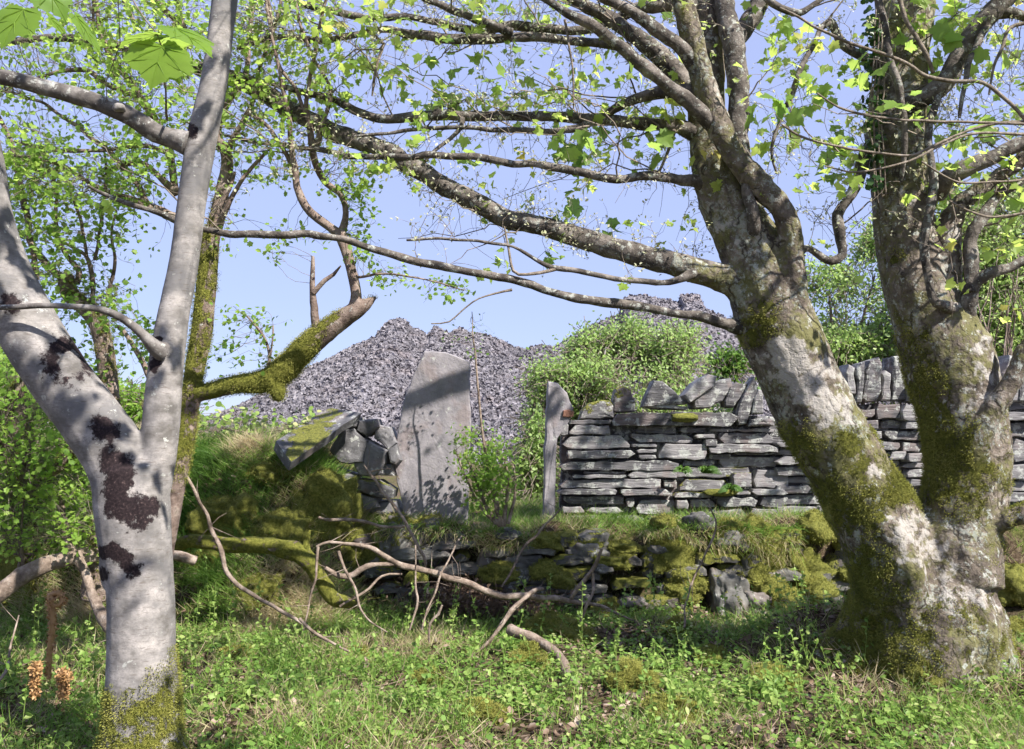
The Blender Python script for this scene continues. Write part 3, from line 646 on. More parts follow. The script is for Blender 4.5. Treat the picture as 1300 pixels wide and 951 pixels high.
class Crown:
    """one crown mesh: twigs (slot 0), leaves (slot 1), pale buds (slot 2)"""
    def __init__(s, anchors): s.mb = MB(); s.A = np.concatenate([a for a, _ in anchors]); s.tw = []; s.lf = []; s.bd = []
    def near(s, c, k=6, Ymax=None):
        d = np.linalg.norm(s.A - c, axis=1); return s.A[np.argsort(d)[rs.randint(0, k)]]
    def path(s, a, b, r0, r1, n=6, sag=.10):
        L = np.linalg.norm(b-a); t = np.linspace(0, 1, n+1)[:, None]; P = a + (b-a)*t
        off = rs.normal(size=3)*L*sag + np.array([0, 0, L*sag*.5]); P = P + off*np.sin(t*math.pi) + rs.normal(size=P.shape)*L*.018*(t > 0)
        rr = np.linspace(r0, r1, n+1)
        for k in range(n): s.tw.append((P[k], P[k+1], rr[k], rr[k+1]))
        return P
    def leafs(s, pos, n, size, spread, tpl, droop=-.4, slot=1, flat=1.0, yl=None):
        p = pos + rs.normal(size=(n, 3))*spread; D = rdir(n, droop); Nn = rdir(n, 1.2*flat, .7) + np.array([0, -.25, 0])
        s.lf.append((tpl, p, size*(.6+.7*rs.rand(n)), D, Nn, slot, rs.rand(n) if yl is None else np.clip(yl+.12*rs.normal(size=n), 0, 1)))
    def finish(s, name, parent, mats):
        if s.tw:
            a = np.array([t[0] for t in s.tw]); b = np.array([t[1] for t in s.tw]); tubes_thin(s.mb, a, b, np.array([t[2] for t in s.tw]), np.array([t[3] for t in s.tw]), 0)
        for tpl, p, sz, D, Nn, slot, rn in s.lf: scatter(s.mb, tpl, p, sz, D, Nn, slot, rnd=rn)
        s.mb.A.setdefault('rnd', [np.zeros(s.mb.n)])
        return s.mb.build(name, mats, parent)
def spray(cr, c, r, nleaf, size, tpl, anchor=None, k=3, droop=-.4, rtw=.0022, yl=None, far=1.2):
    a = cr.near(c) if anchor is None else anchor
    if np.linalg.norm(a-c) > far: a = c + (a-c)/np.linalg.norm(a-c)*far*.5
    P = cr.path(a, c, rtw, rtw*.5)
    m = max(1, nleaf//k)
    for q in range(k):
        e = c + rs.normal(size=3)*r*np.array([1, .8, .7]); cr.path(P[-2 if q else -1], e, rtw*.5, rtw*.3, 3)
        cr.leafs(e, m, size, size*.6, tpl, droop, yl=yl)

# ================================================================== silver barked tree (near, left)
YS = 3.2
st = thing('silver_barked_tree', at(180, 900, YS), 'smooth silver barked twin stemmed tree with dark crusty patches close by', 'tree')
main = [(180, 1000, 100, YS), (181, 900, 88, YS), (180, 820, 82, YS), (178, 740, 80, YS), (172, 690, 86, YS), (168, 640, 90, YS), (163, 595, 86, YS)]
lstem = [(168, 640, 78, YS), (148, 580, 78, YS), (112, 528, 77, YS), (72, 474, 77, YS), (38, 420, 76, YS), (2, 350, 75, YS), (-22, 280, 74, YS-.03), (-36, 200, 74, YS-.05), (-50, 100, 68, YS-.08), (-60, 0, 62, YS-.1), (-72, -160, 52, YS-.1)]
rstem = [(186, 660, 42, YS), (199, 590, 44, YS+.01), (204, 540, 45, YS+.02), (211, 460, 43, YS+.04), (222, 390, 39, YS+.06), (234, 330, 37, YS+.08), (246, 240, 37, YS+.1), (257, 172, 38, YS+.12), (272, 100, 35, YS+.14), (285, 0, 34, YS+.16), (300, -130, 33, YS+.2), (312, -260, 28, YS+.25)]
flare = [[(180, 900, 60, YS), (212, 950, 44, YS-.03), (240, 1000, 34, YS-.05)], [(178, 900, 60, YS), (140, 960, 40, YS-.04)]]
V, N, Fs = trunkmesh([main, lstem, rstem, [(150, 690, 24, YS-.02), (136, 708, 20, YS-.02), (140, 745, 20, YS-.01)]] + flare, .0085, 3, .006, .0015, smooth=6)
# horizontal creases
V = V + N*(-.0005*np.maximum(0, vn(V*np.array([1, 1, 9]), 5, 33, 2)-.25)*3)[:, None]
dark = gauss3(V, [(88, 458, 30, YS, 1.35), (88, 460, 13, YS, -2.2), (128, 542, 17, YS, .95), (142, 546, 14, YS, .7), (140, 586, 16, YS, .95), (160, 592, 16, YS, .9), (150, 622, 20, YS, .9), (145, 645, 18, YS, .7), (172, 650, 22, YS, .95), (192, 640, 12, YS, .6), (186, 668, 12, YS, .4), (146, 698, 10, YS, .9), (158, 710, 12, YS, 1.0), (170, 726, 12, YS, .9), (128, 702, 10, YS, 1.2), (129, 730, 10, YS, 1.1), (12, 384, 16, YS, .9), (200, 440, 14, YS, 1.2), (196, 466, 9, YS, .9), (238, 166, 11, YS, 1.2), (60, 500, 10, YS, .3), (232, 120, 8, YS, .2)])
dark = dark*(1+.5*vn(V, 14, 5, 2)) + (dark > .12)*(.22*vn(V, 22, 6, 2) + .35*vn(V, 60, 7, 2))
moss = sstep(-V[:, 2], -(at(180, 820, YS)[2]), -(at(180, 900, YS)[2]))*.95 + gauss3(V, [(215, 830, 18, YS, .25), (160, 835, 14, YS, -.25)]) + gauss3(V, [(195, 850, 30, YS, .3), (140, 470, 9, YS, .2)])
pale = gauss3(V, [(246, 200, 10, YS+.1, .6), (230, 190, 8, YS+.1, .6), (100, 500, 30, YS, .25), (200, 780, 30, YS, .3)])
tr_s = put(V, Fs, 'trunk', M_silver, st, dark=dark, moss=moss - .35, pale=pale)
fuzz(V, N, moss-.1, 36000, .0065, st, thr=.45)
sp_ = []
branch([(238, 182, 34, YS+.1), (222, 176, 27, YS+.1), (200, 168, 25, YS+.08), (150, 141, 23, YS+.02), (100, 121, 22, YS-.02), (50, 108, 21, YS-.05), (0, 97, 20, YS-.1), (-60, 84, 18, YS-.1), (-160, 50, 14, YS-.2)], st, M_silver_branch, seg=14, rough=.16, wob=.008, pts=sp_, moss=-.4)
branch([(206, 446, 26, YS-.02), (196, 440, 20, YS-.05), (182, 424, 12, YS-.09), (160, 406, 11, YS-.1), (130, 392, 9, YS-.12), (90, 388, 8, YS-.14), (50, 387, 7.5, YS-.15), (0, 390, 7, YS-.15), (-70, 386, 6, YS-.1)], st, M_silver_branch, seg=10, rough=.18, wob=.005, pts=sp_, moss=-.4, extra=None)
rockk = MB(); c = at(147, 138, YS); rockmesh(rockk, at(151, 137, YS-.02), (.022, .02, .014), 5, 10); rockk.build('knot', M_silver, st)
branch([(300, -130, 26, YS+.2), (420, -330, 20, 2.9), (600, -620, 14, 2.4), (760, -1000, 9, 1.9), (820, -1500, 5, 1.5)], st, M_silver_branch, seg=10, rough=.15, wob=.01, pts=sp_, moss=-.4)  # unseen overhead limb, added to carry leaves that dapple the trunk
branch([(480, -420, 14, 2.75), (420, -700, 9, 2.4), (380, -1000, 5, 2.0)], st, M_silver_branch, seg=8, rough=.15, wob=.01, pts=sp_, moss=-.4)  # its side limb, likewise added out of view
cr = Crown(sp_)
for q in range(85):  # leaf clumps added out of frame toward the sun, for dappled shade
    c = np.array([rs.uniform(-1.4, 1.3), rs.uniform(1.0, 2.6), CZ + rs.uniform(1.5, 3.0)])
    if proj(c[None])[1][0] > -90: continue
    spray(cr, c, .14, 8, .09, HAW, k=2, droop=-.3, far=1.0)
cr.finish('crown', st, [M_twig, ML_haw, ML_bud])  # this crown holds only the added shade leaves
# near leaf cluster on its own shoot
branch([(212, 152, 4, YS+.06), (210, 120, 2.6, 2.6), (206, 70, 2.0, 2.0), (200, 44, 1.8, 1.75)], st, M_twig, 'shoot', seg=6, rough=.1, wob=.002, moss=-.5)
branch([(150, -60, 3, 1.9), (165, -10, 2.4, 1.8), (188, 30, 2, 1.75), (200, 44, 1.8, 1.75)], st, M_twig, 'shoot', seg=6, rough=.1, wob=.002, moss=-.5)
branch([(150, -60, 3, 1.9), (110, -20, 2.4, 1.8), (70, 8, 2, 1.7), (40, 10, 2, 1.6)], st, M_twig, 'shoot', seg=6, rough=.1, wob=.002, moss=-.5)
def toothed():
    V0, F0 = BIGL; o = V0[:-1, :2]; n = len(o); out = []
    for k in range(n):
        a, b = o[k], o[(k+1) % n]; L = np.linalg.norm(b-a); m = max(1, int(L/.055)); nr = np.array([b[1]-a[1], a[0]-b[0]])/L
        for q in range(m):
            out.append(a+(b-a)*q/m + (nr*(-.018 if q % 2 else .006) if q else 0))
    o = np.array(out); c = np.array([0, .3]); rings = [c + (o-c)*f for f in (1, .78, .55, .3)]; n = len(o)
    P = np.vstack(rings + [[c]]); z = .10*np.abs(P[:, 0]) - .16*P[:, 1]**2 - .25*P[:, 0]**2 + .02*vn(np.column_stack([P, 0*P[:, 0]]), 5, 3, 2)
    V = np.column_stack([P, z]); Fs = [[k*n+i, k*n+(i+1) % n, (k+1)*n+(i+1) % n, (k+1)*n+i] for k in range(3) for i in range(n)]
    return V, [np.array(Fs), np.array([[3*n+i, 3*n+(i+1) % n, 4*n] for i in range(n)])]
TL = toothed()
def nearleaf(bx, by, tx, ty, Y, dY, tilt, wx=1.0, sz=None):
    a = at(bx, by, Y); b = at(tx, ty, Y+dY); D = b-a; L = np.linalg.norm(D); nn = np.array([[tilt[0], tilt[1], tilt[2]]], float)
    m = MB(); scatter(m, TL, a[None], np.array([L]), D[None], nn, 0, wx=np.array([wx]), rnd=np.array([rs.rand()]))
    lf = m.build('leaf', ML_near, st, smooth=True)
    X, Yv, Z = [q[0] for q in rotframes(D[None], nn)]; v = MB()
    for (ex, ey) in [(0, .93), (.44, .50), (-.44, .50), (.40, .05), (-.40, .05), (.22, .72), (-.22, .72), (.30, .30), (-.30, .30)]:
        t = np.linspace(0, 1, 7); s0 = 0 if abs(ex) > .25 or ex == 0 else .35; qx = ex*t; qy = s0*(1-t)+ey*t
        qz = .10*np.abs(qx) - .16*qy**2 - .25*qx**2 + .004
        P = a + L*(qx[:, None]*wx*X + qy[:, None]*Yv + qz[:, None]*Z); tube(v, P, np.linspace(.0011, .0004, 7), 4, .02, rnd=.9)
    v.build('veins', ML_near, lf)
nearleaf(206, 60, 188, 112, 1.75, -.02, (.15, -1, .45), 1.35)
nearleaf(206, 60, 226, 110, 1.76, .02, (-.35, -1, .35), .9)
nearleaf(95, 20, 138, 72, 1.6, .04, (.3, -.5, 1), .8)
nearleaf(55, -22, 88, 28, 1.5, .02, (.2, -.9, .6), .95)
nearleaf(62, 22, 92, 44, 1.6, .05, (-.1, -.9, .3), .7)
nearleaf(30, 12, -6, 58, 1.45, -.03, (-.1, -1, .3), 1.0)
nearleaf(200, 44, 145, 52, 1.75, .02, (-.1, -.25, 1), .7)
nearleaf(222, 36, 275, 62, 1.8, -.05, (.2, -.45, 1), .8)
nearleaf(198, 46, 232, 50, 1.78, .16, (0, -.2, 1), .9)

# ================================================================== sycamore (big, right)
Y0 = 4.4
sy = thing('sycamore_tree', at(1180, 860, Y0), 'huge mossy multi stemmed sycamore with long lichen spotted boughs reaching left', 'tree')
SY = [
 [(1185, 960, 235, Y0), (1185, 860, 190, Y0), (1184, 790, 165, Y0), (1184, 735, 130, Y0), (1180, 700, 80, Y0)],
 [(1150, 760, 110, Y0), (1118, 672, 112, Y0), (1083, 605, 100, Y0), (1045, 540, 98, Y0), (1014, 480, 98, Y0), (990, 425, 102, Y0), (976, 380, 98, Y0), (960, 335, 86, Y0), (940, 290, 72, Y0), (920, 245, 66, Y0+.02), (905, 200, 54, Y0+.05), (897, 150, 46, Y0+.08), (896, 100, 48, Y0+.1), (897, 50, 44, Y0+.12), (900, -20, 38, Y0+.15), (905, -120, 32, Y0+.2)],
 [(1205, 730, 130, Y0), (1218, 660, 102, Y0), (1226, 600, 98, Y0), (1222, 530, 100, Y0+.02), (1208, 470, 108, Y0+.03), (1192, 420, 100, Y0+.05), (1166, 370, 80, Y0+.06), (1150, 310, 72, Y0+.08), (1142, 240, 68, Y0+.1), (1138, 160, 68, Y0+.12), (1144, 80, 68, Y0+.14), (1150, 0, 70, Y0+.16), (1158, -120, 68, Y0+.2)],
 [(1216, 440, 84, Y0), (1205, 385, 44, Y0), (1201, 340, 34, Y0), (1206, 290, 28, Y0), (1222, 258, 26, Y0), (1245, 240, 24, Y0-.02), (1270, 222, 22, Y0-.05), (1310, 196, 20, Y0-.1), (1380, 160, 16, Y0-.2)],
 [(1000, 420, 50, Y0-.05), (1007, 380, 38, Y0-.12), (1006, 335, 31, Y0-.16), (1003, 295, 30, Y0-.18), (992, 262, 30, Y0-.2), (968, 236, 29, Y0-.2), (945, 214, 29, Y0-.2), (926, 186, 30, Y0-.2), (908, 150, 33, Y0-.2), (892, 105, 33, Y0-.2), (880, 55, 29, Y0-.22), (866, 0, 28, Y0-.25), (850, -80, 24, Y0-.3)],
 [(960, 380, 60, Y0), (935, 360, 44, Y0-.02), (905, 350, 33, Y0-.05), (875, 342, 31, Y0-.06), (850, 334, 31, Y0-.07)],
 [(1240, 640, 70, Y0), (1235, 570, 40, Y0-.14), (1258, 525, 26, Y0-.2), (1280, 492, 24, Y0-.23), (1300, 450, 23, Y0-.25), (1335, 390, 20, Y0-.3)],
 [(1225, 700, 60, Y0), (1255, 672, 32, Y0-.12), (1290, 656, 24, Y0-.2), (1345, 640, 20, Y0-.25)],
 [(1175, 780, 90, Y0), (1130, 840, 70, Y0-.05), (1095, 900, 50, Y0-.08), (1060, 950, 34, Y0-.08)], [(1120, 760, 80, Y0), (1085, 815, 50, Y0+.15), (1030, 850, 36, Y0+.2)],
 [(1200, 800, 100, Y0), (1235, 870, 70, Y0-.1), (1262, 940, 50, Y0-.12)], [(1185, 800, 90, Y0-.08), (1180, 880, 66, Y0-.2), (1172, 960, 50, Y0-.25)], [(1230, 780, 70, Y0), (1270, 850, 44, Y0+.1), (1310, 900, 30, Y0+.1)],
 [(1068, 640, 60, Y0), (1108, 655, 46, Y0-.12), (1146, 700, 48, Y0-.18), (1160, 780, 50, Y0-.16), (1150, 870, 46, Y0-.16)],
]
V, N, Fs = trunkmesh(SY, .0115, 21, .027, .009, smooth=4)
# vertical fluting + burls near the base
zz = V[:, 2]; low = sstep(-zz, -at(0, 560, Y0)[2]-.0, -at(0, 800, Y0)[2])
V = V + N*(low*(.034*vn(V*np.array([1, 1, .2]), 9, 77, 2) + .026*vn(V, 8, 78, 2)))[:, None]
moss = -.19 + .42*sstep(-zz, -at(0, 330, Y0)[2], -at(0, 700, Y0)[2]) + gauss3(V, [(1165, 480, 50, Y0, .55), (1180, 560, 55, Y0, .55), (1160, 420, 40, Y0, .4), (1225, 600, 50, Y0, .4), (965, 370, 45, Y0, .35), (950, 420, 32, Y0, .55), (985, 400, 30, Y0, .4), (1010, 560, 35, Y0, .5), (1040, 640, 40, Y0, .5), (1075, 560, 18, Y0, .7), (1100, 590, 18, Y0, .7), (1110, 640, 40, Y0, .4), (1150, 620, 25, Y0, .6), (1090, 830, 60, Y0, .5), (1135, 330, 25, Y0, .6), (1130, 220, 25, Y0, .3), (1120, 260, 18, Y0, .5), (1175, 840, 60, Y0, .25), (1100, 730, 40, Y0, .45), (1190, 760, 40, Y0, .1),
   (1030, 480, 34, Y0, -.9), (1060, 520, 22, Y0, -.8), (1110, 600, 14, Y0, -.9), (1150, 670, 24, Y0, -.7), (1185, 700, 34, Y0, -.4), (1225, 440, 30, Y0, -.6), (1250, 470, 26, Y0, -.4), (1175, 330, 20, Y0, -.3), (910, 240, 36, Y0, -.5), (990, 250, 30, Y0-.2, -.4), (1215, 700, 40, Y0, -.3)])
dark = gauss3(V, [(1020, 440, 26, Y0, .35), (960, 450, 20, Y0, .25), (1022, 462, 14, Y0, .3), (1105, 300, 16, Y0, .35), (1120, 100, 22, Y0, .3), (880, 40, 40, Y0, .15)]) - .05
pale = .12 + gauss3(V, [(1020, 470, 40, Y0, .75), (1050, 525, 30, Y0, .85), (990, 440, 30, Y0, .4), (925, 290, 40, Y0, .3), (1140, 130, 40, Y0, .3), (1170, 260, 30, Y0, .35), (1240, 500, 30, Y0, .45), (1130, 700, 30, Y0, .4), (1240, 760, 40, Y0, .3), (1190, 840, 30, Y0, .2), (1108, 596, 15, Y0, .8), (1128, 625, 15, Y0, .5), (1150, 672, 26, Y0, .6), (1180, 700, 30, Y0, .4), (1240, 455, 34, Y0, .5), (1000, 450, 30, Y0, .35), (1165, 60, 34, Y0, .45), (1215, 300, 20, Y0, .5), (920, 260, 40, Y0, .1), (1000, 310, 24, Y0-.2, .2), (1210, 740, 50, Y0, .3)])  # pale bark patches, with sunlit spots on the stems painted in as well
put(V, Fs, 'trunk', M_syc, sy, moss=moss, dark=dark, pale=pale)
fuzz(V, N, moss+.02*low, 150000, .0075, sy, thr=.42, seed=4, up=.12)
syp = []; BR = [
 [(960, 365, 46, Y0), (905, 350, 31, Y0-.05), (878, 343, 31, Y0-.05), (850, 334, 31, Y0-.06), (800, 320, 28, Y0-.05), (750, 304, 26, Y0), (700, 290, 26, Y0), (650, 278, 25, Y0+.05), (600, 256, 24, Y0+.08), (560, 234, 24, Y0+.1), (525, 212, 25, Y0+.12), (475, 185, 25, Y0+.15), (425, 170, 24, Y0+.2), (395, 155, 23, Y0+.22), (362, 134, 24, Y0+.25), (330, 115, 25, Y0+.3), (290, 98, 22, Y0+.33), (240, 80, 18, Y0+.35), (200, 72, 14, Y0+.38), (150, 60, 12, Y0+.4), (100, 50, 11, Y0+.42), (40, 50, 9, Y0+.45), (-30, 66, 6, Y0+.5)],
 [(895, 175, 30, Y0+.05), (870, 165, 20, Y0+.05), (857, 160, 18, Y0+.03), (800, 155, 15, Y0), (750, 150, 15, Y0), (700, 148, 13, Y0), (650, 147, 13, Y0), (600, 147, 14, Y0+.02), (550, 146, 13, Y0+.05), (500, 150, 12, Y0+.05), (475, 146, 11, Y0+.1), (450, 140, 11, Y0+.12), (425, 130, 11, Y0+.15), (407, 122, 10, Y0+.2), (380, 116, 8, Y0+.2), (335, 104, 6, Y0+.2), (280, 92, 4, Y0+.2)],
 [(885, 118, 22, Y0-.15), (860, 114, 17, Y0-.12), (835, 117, 17, Y0-.1), (800, 127, 14, Y0-.08), (780, 138, 12, Y0-.04), (760, 150, 11, Y0)],
 [(752, 154, 12, Y0), (735, 162, 11, Y0-.03), (700, 168, 8, Y0-.06), (645, 166, 7, Y0-.08), (612, 165, 6, Y0-.1), (562, 162, 6, Y0-.1), (525, 163, 5, Y0-.1), (475, 172, 4, Y0-.1), (445, 175, 2.5, Y0-.1)],
 [(905, 240, 22, Y0), (885, 232, 16, Y0-.02), (865, 230, 14, Y0-.05), (825, 222, 12, Y0-.1), (787, 227, 11, Y0-.12), (750, 222, 11, Y0-.15), (712, 215, 10, Y0-.15), (675, 207, 9, Y0-.16), (650, 205, 9, Y0-.16), (612, 198, 9, Y0-.16), (575, 197, 9, Y0-.15), (550, 195, 9, Y0-.14), (512, 199, 8, Y0-.1), (450, 200, 8, Y0), (410, 192, 7, Y0+.05), (330, 180, 5, Y0+.05), (285, 172, 4, Y0+.05)],
 [(587, 150, 8, Y0), (582, 168, 6, Y0-.03), (557, 188, 5, Y0-.08), (535, 212, 4, Y0-.1)],
 [(910, 160, 26, Y0-.2), (875, 132, 20, Y0-.25), (845, 110, 18, Y0-.28), (825, 92, 18, Y0-.3), (800, 70, 17, Y0-.33), (775, 50, 16, Y0-.35), (750, 32, 14, Y0-.38), (720, 17, 12, Y0-.4), (695, 0, 10, Y0-.4), (640, -40, 7, Y0-.4)],
 [(885, 85, 26, Y0-.2), (862, 57, 18, Y0-.25), (825, 30, 17, Y0-.3), (800, 14, 15, Y0-.33), (770, 0, 14, Y0-.35), (710, -36, 10, Y0-.4)],
 [(893, 128, 34, Y0), (862, 97, 28, Y0), (837, 70, 26, Y0), (812, 50, 21, Y0), (792, 36, 20, Y0-.02), (770, 20, 18, Y0-.02), (745, 8, 17, Y0-.02), (725, -4, 14, Y0), (660, -40, 9, Y0)],
 [(882, 5, 24, Y0), (850, 4, 21, Y0), (825, 8, 20, Y0), (805, 13, 16, Y0+.1), (780, 24, 12, Y0+.15), (740, 38, 12, Y0+.18), (700, 36, 12, Y0+.2), (650, 33, 13, Y0+.2), (612, 37, 10, Y0+.2), (575, 31, 10, Y0+.2), (537, 25, 9, Y0+.2), (500, 22, 9, Y0+.22), (462, 22, 9, Y0+.25), (430, 15, 10, Y0+.25), (400, 9, 9, Y0+.3), (370, 2, 8, Y0+.3), (320, -12, 5, Y0+.3)],
 [(800, 62, 14, Y0), (775, 57, 12, Y0), (725, 52, 11, Y0), (675, 46, 12, Y0), (650, 46, 12, Y0), (625, 48, 12, Y0), (575, 48, 13, Y0+.02), (525, 43, 12, Y0+.05), (485, 37, 9, Y0+.06), (450, 45, 9, Y0+.08), (412, 53, 9, Y0+.1), (375, 46, 8, Y0+.1), (345, 46, 7, Y0+.1), (300, 60, 5, Y0+.1)],
 [(650, 42, 13, Y0-.05), (625, 33, 11, Y0-.08), (595, 22, 10, Y0-.1), (565, 10, 9, Y0-.1), (538, -1, 8, Y0-.1), (490, -25, 6, Y0-.1)],
 [(467, 36, 6, Y0+.05), (478, 48, 4, Y0), (487, 56, 4.5, Y0), (480, 76, 4, Y0), (475, 100, 4, Y0), (472, 122, 2.5, Y0)],
 [(717, 25, 4, Y0-.35), (722, 57, 3, Y0-.35), (727, 87, 3, Y0-.33), (728, 137, 2, Y0-.3)],
 [(856, 166, 6, Y0), (847, 195, 4, Y0-.08), (835, 222, 4, Y0-.1)],
 [(880, 345, 16, Y0-.1), (862, 355, 9, Y0-.15), (840, 358, 8, Y0-.17), (800, 353, 8, Y0-.2), (775, 350, 7, Y0-.2), (737, 345, 7, Y0-.22), (700, 340, 7, Y0-.22), (675, 325, 5, Y0-.22), (650, 313, 4, Y0-.25), (625, 308, 4, Y0-.25), (587, 304, 4, Y0-.25), (550, 303, 4, Y0-.25), (515, 306, 3, Y0-.25)],
 [(705, 342, 5, Y0-.22), (670, 349, 4, Y0-.25), (652, 344, 4, Y0-.25), (645, 315, 3, Y0-.25), (640, 288, 2, Y0-.25)],
 [(950, 418, 22, Y0), (918, 411, 14, Y0-.08), (885, 403, 12, Y0-.12), (850, 396, 11, Y0-.14), (815, 390, 11, Y0-.15), (780, 386, 12, Y0-.16), (740, 381, 12, Y0-.18), (700, 370, 10, Y0-.2), (650, 358, 11, Y0-.22), (600, 347, 10, Y0-.24), (550, 336, 10, Y0-.25), (510, 325, 10, Y0-.26), (490, 320, 9, Y0-.27), (460, 314, 8, Y0-.28), (440, 307, 9, Y0-.28), (400, 301, 9, Y0-.3), (340, 299, 10, Y0-.3), (290, 297, 9, Y0-.3), (240, 288, 8, Y0-.3), (200, 270, 7, Y0-.3), (150, 255, 6, Y0-.3), (110, 236, 4, Y0-.3)],
 [(650, 368, 4, Y0-.22), (640, 370, 3, Y0-.22), (607, 379, 2, Y0-.25), (587, 393, 2, Y0-.25), (570, 408, 2, Y0-.25), (547, 411, 1.5, Y0-.25)],
 [(955, 232, 24, Y0-.15), (938, 185, 28, Y0-.1), (940, 150, 28, Y0-.08), (936, 100, 28, Y0-.06), (932, 50, 28, Y0-.05), (922, 10, 26, Y0), (915, -50, 22, Y0)],
 [(925, 60, 22, Y0+.1), (945, 42, 24, Y0+.12), (962, 12, 24, Y0+.15), (978, -40, 20, Y0+.2)],
 [(950, 218, 18, Y0-.2), (950, 245, 16, Y0-.2), (957, 275, 17, Y0-.18), (958, 300, 18, Y0-.12), (962, 330, 20, Y0)],
 [(1012, 322, 14, Y0-.12), (1025, 315, 9, Y0-.1), (1038, 325, 10, Y0-.05), (1055, 331, 12, Y0), (1069, 322, 12, Y0), (1066, 295, 14, Y0), (1063, 272, 15, Y0), (1074, 254, 13, Y0), (1083, 238, 14, Y0), (1089, 222, 16, Y0+.02), (1096, 198, 16, Y0+.05), (1112, 175, 18, Y0+.08)],
 [(1128, 90, 24, Y0+.1), (1100, 74, 13, Y0+.1), (1082, 65, 12, Y0+.1), (1064, 48, 11, Y0+.08), (1055, 27, 10, Y0+.05), (1044, 32, 8, Y0), (1034, 58, 6, Y0-.05), (1017, 87, 7, Y0-.1), (1005, 120, 7, Y0-.1), (990, 155, 5.5, Y0-.1), (982, 190, 4, Y0-.1), (987, 220, 3, Y0-.1)],
 [(960, -20, 12, Y0), (982, 5, 10, Y0), (1007, 18, 10, Y0), (1027, 10, 8, Y0), (1055, -10, 6, Y0)],
 [(1150, 150, 30, Y0+.05), (1155, 132, 24, Y0-.02), (1175, 120, 25, Y0-.08), (1198, 105, 26, Y0-.1), (1220, 68, 26, Y0-.12), (1240, 38, 25, Y0-.15), (1262, 14, 25, Y0-.18), (1285, -10, 22, Y0-.2), (1330, -50, 18, Y0-.2)],
 [(1262, 14, 14, Y0-.18), (1285, 16, 14, Y0-.18), (1320, 26, 11, Y0-.18)],
 [(1262, 24, 10, Y0-.15), (1248, 45, 9, Y0-.2), (1232, 75, 9, Y0-.24), (1226, 100, 7, Y0-.25), (1218, 150, 4, Y0-.25)],
 [(1310, 28, 5, Y0-.3), (1282, 34, 5, Y0-.3), (1273, 60, 5, Y0-.3), (1262, 85, 4, Y0-.3), (1256, 120, 3, Y0-.3)],
 [(1226, 410, 26, Y0-.05), (1229, 384, 22, Y0-.12), (1236, 364, 19, Y0-.15), (1252, 350, 15, Y0-.18), (1275, 341, 13, Y0-.2), (1300, 330, 12, Y0-.2), (1350, 318, 10, Y0-.2)],
 [(1232, 372, 18, Y0-.14), (1232, 335, 17, Y0-.12), (1229, 306, 17, Y0-.1), (1240, 284, 18, Y0-.1), (1255, 265, 16, Y0-.1), (1268, 250, 12, Y0-.1), (1300, 228, 9, Y0-.1)],
 [(1212, 392, 20, Y0-.1), (1195, 388, 14, Y0-.17), (1182, 378, 11, Y0-.18), (1176, 350, 11, Y0-.18), (1175, 315, 12, Y0-.18), (1179, 270, 12, Y0-.17), (1184, 238, 12, Y0-.16), (1182, 200, 9, Y0-.16), (1182, 155, 10, Y0-.14), (1190, 118, 10, Y0-.1)],
 [(1114, -20, 8, Y0-.15), (1118, 5, 9, Y0-.17), (1124, 37, 9, Y0-.17), (1128, 75, 10, Y0-.17), (1141, 107, 10, Y0-.17), (1147, 140, 9, Y0-.15), (1149, 190, 8, Y0-.12), (1144, 230, 5, Y0-.06)],
 [(1140, -10, 5, Y0-.25), (1148, 22, 6, Y0-.25), (1162, 45, 6, Y0-.25), (1175, 68, 6, Y0-.25), (1184, 92, 5, Y0-.2)],
 [(1190, 245, 24, Y0-.04), (1200, 232, 24, Y0-.12), (1225, 216, 23, Y0-.18), (1255, 203, 20, Y0-.2), (1275, 192, 19, Y0-.22), (1300, 180, 18, Y0-.24), (1360, 160, 14, Y0-.3)],
 [(990, 10, 3, Y0-.5), (1015, 22, 3.5, Y0-.5), (1037, 37, 3.5, Y0-.5), (1075, 55, 4, Y0-.48), (1112, 66, 4, Y0-.45), (1150, 80, 4.5, Y0-.42), (1175, 97, 5, Y0-.4), (1212, 103, 5, Y0-.4), (1250, 105, 5, Y0-.42), (1275, 125, 5, Y0-.42), (1300, 150, 5, Y0-.42), (1350, 210, 6, Y0-.42)],
 [(1037, 118, 2, Y0-.6), (1055, 130, 2.5, Y0-.58), (1075, 139, 3, Y0-.55), (1125, 151, 3, Y0-.5), (1200, 154, 3.5, Y0-.45), (1275, 157, 4, Y0-.42), (1340, 160, 4, Y0-.42)],
 [(992, 158, 2.5, Y0-.6), (1025, 176, 3, Y0-.58), (1087, 190, 3, Y0-.55), (1150, 198, 3, Y0-.5), (1175, 190, 3.5, Y0-.48), (1215, 172, 3.5, Y0-.45), (1262, 158, 4, Y0-.42), (1340, 150, 4, Y0-.42)],
 [(1047, 211, 2, Y0-.65), (1087, 218, 2.5, Y0-.62), (1150, 206, 3, Y0-.58), (1225, 172, 3.5, Y0-.5), (1300, 171, 4, Y0-.45), (1350, 172, 4, Y0-.42)],
 [(1170, 205, 2, Y0-.6), (1195, 222, 2.5, Y0-.58), (1225, 232, 2.5, Y0-.55), (1270, 229, 3, Y0-.5), (1340, 228, 3.5, Y0-.45)],
 [(1205, 255, 2, Y0-.6), (1230, 268, 2.5, Y0-.55), (1262, 274, 3, Y0-.5), (1320, 268, 3.5, Y0-.45)],
]
for k, L in enumerate(BR):
    thick = max(a[2] for a in L)
    branch(L, sy, M_bough if thick > 7 else M_twig, seg=14 if thick > 20 else 9 if thick > 8 else 6, rough=.30 if thick > 12 else .22, wob=.012 if thick > 6 else .006, pts=syp, moss=-.22, nsc=16, seed=k*7+3)
cr = Crown([(p, r) for p, r in syp])
def P3(px, py, j=.22, Y=Y0): return at(px, py, Y + rs.uniform(-j, j))
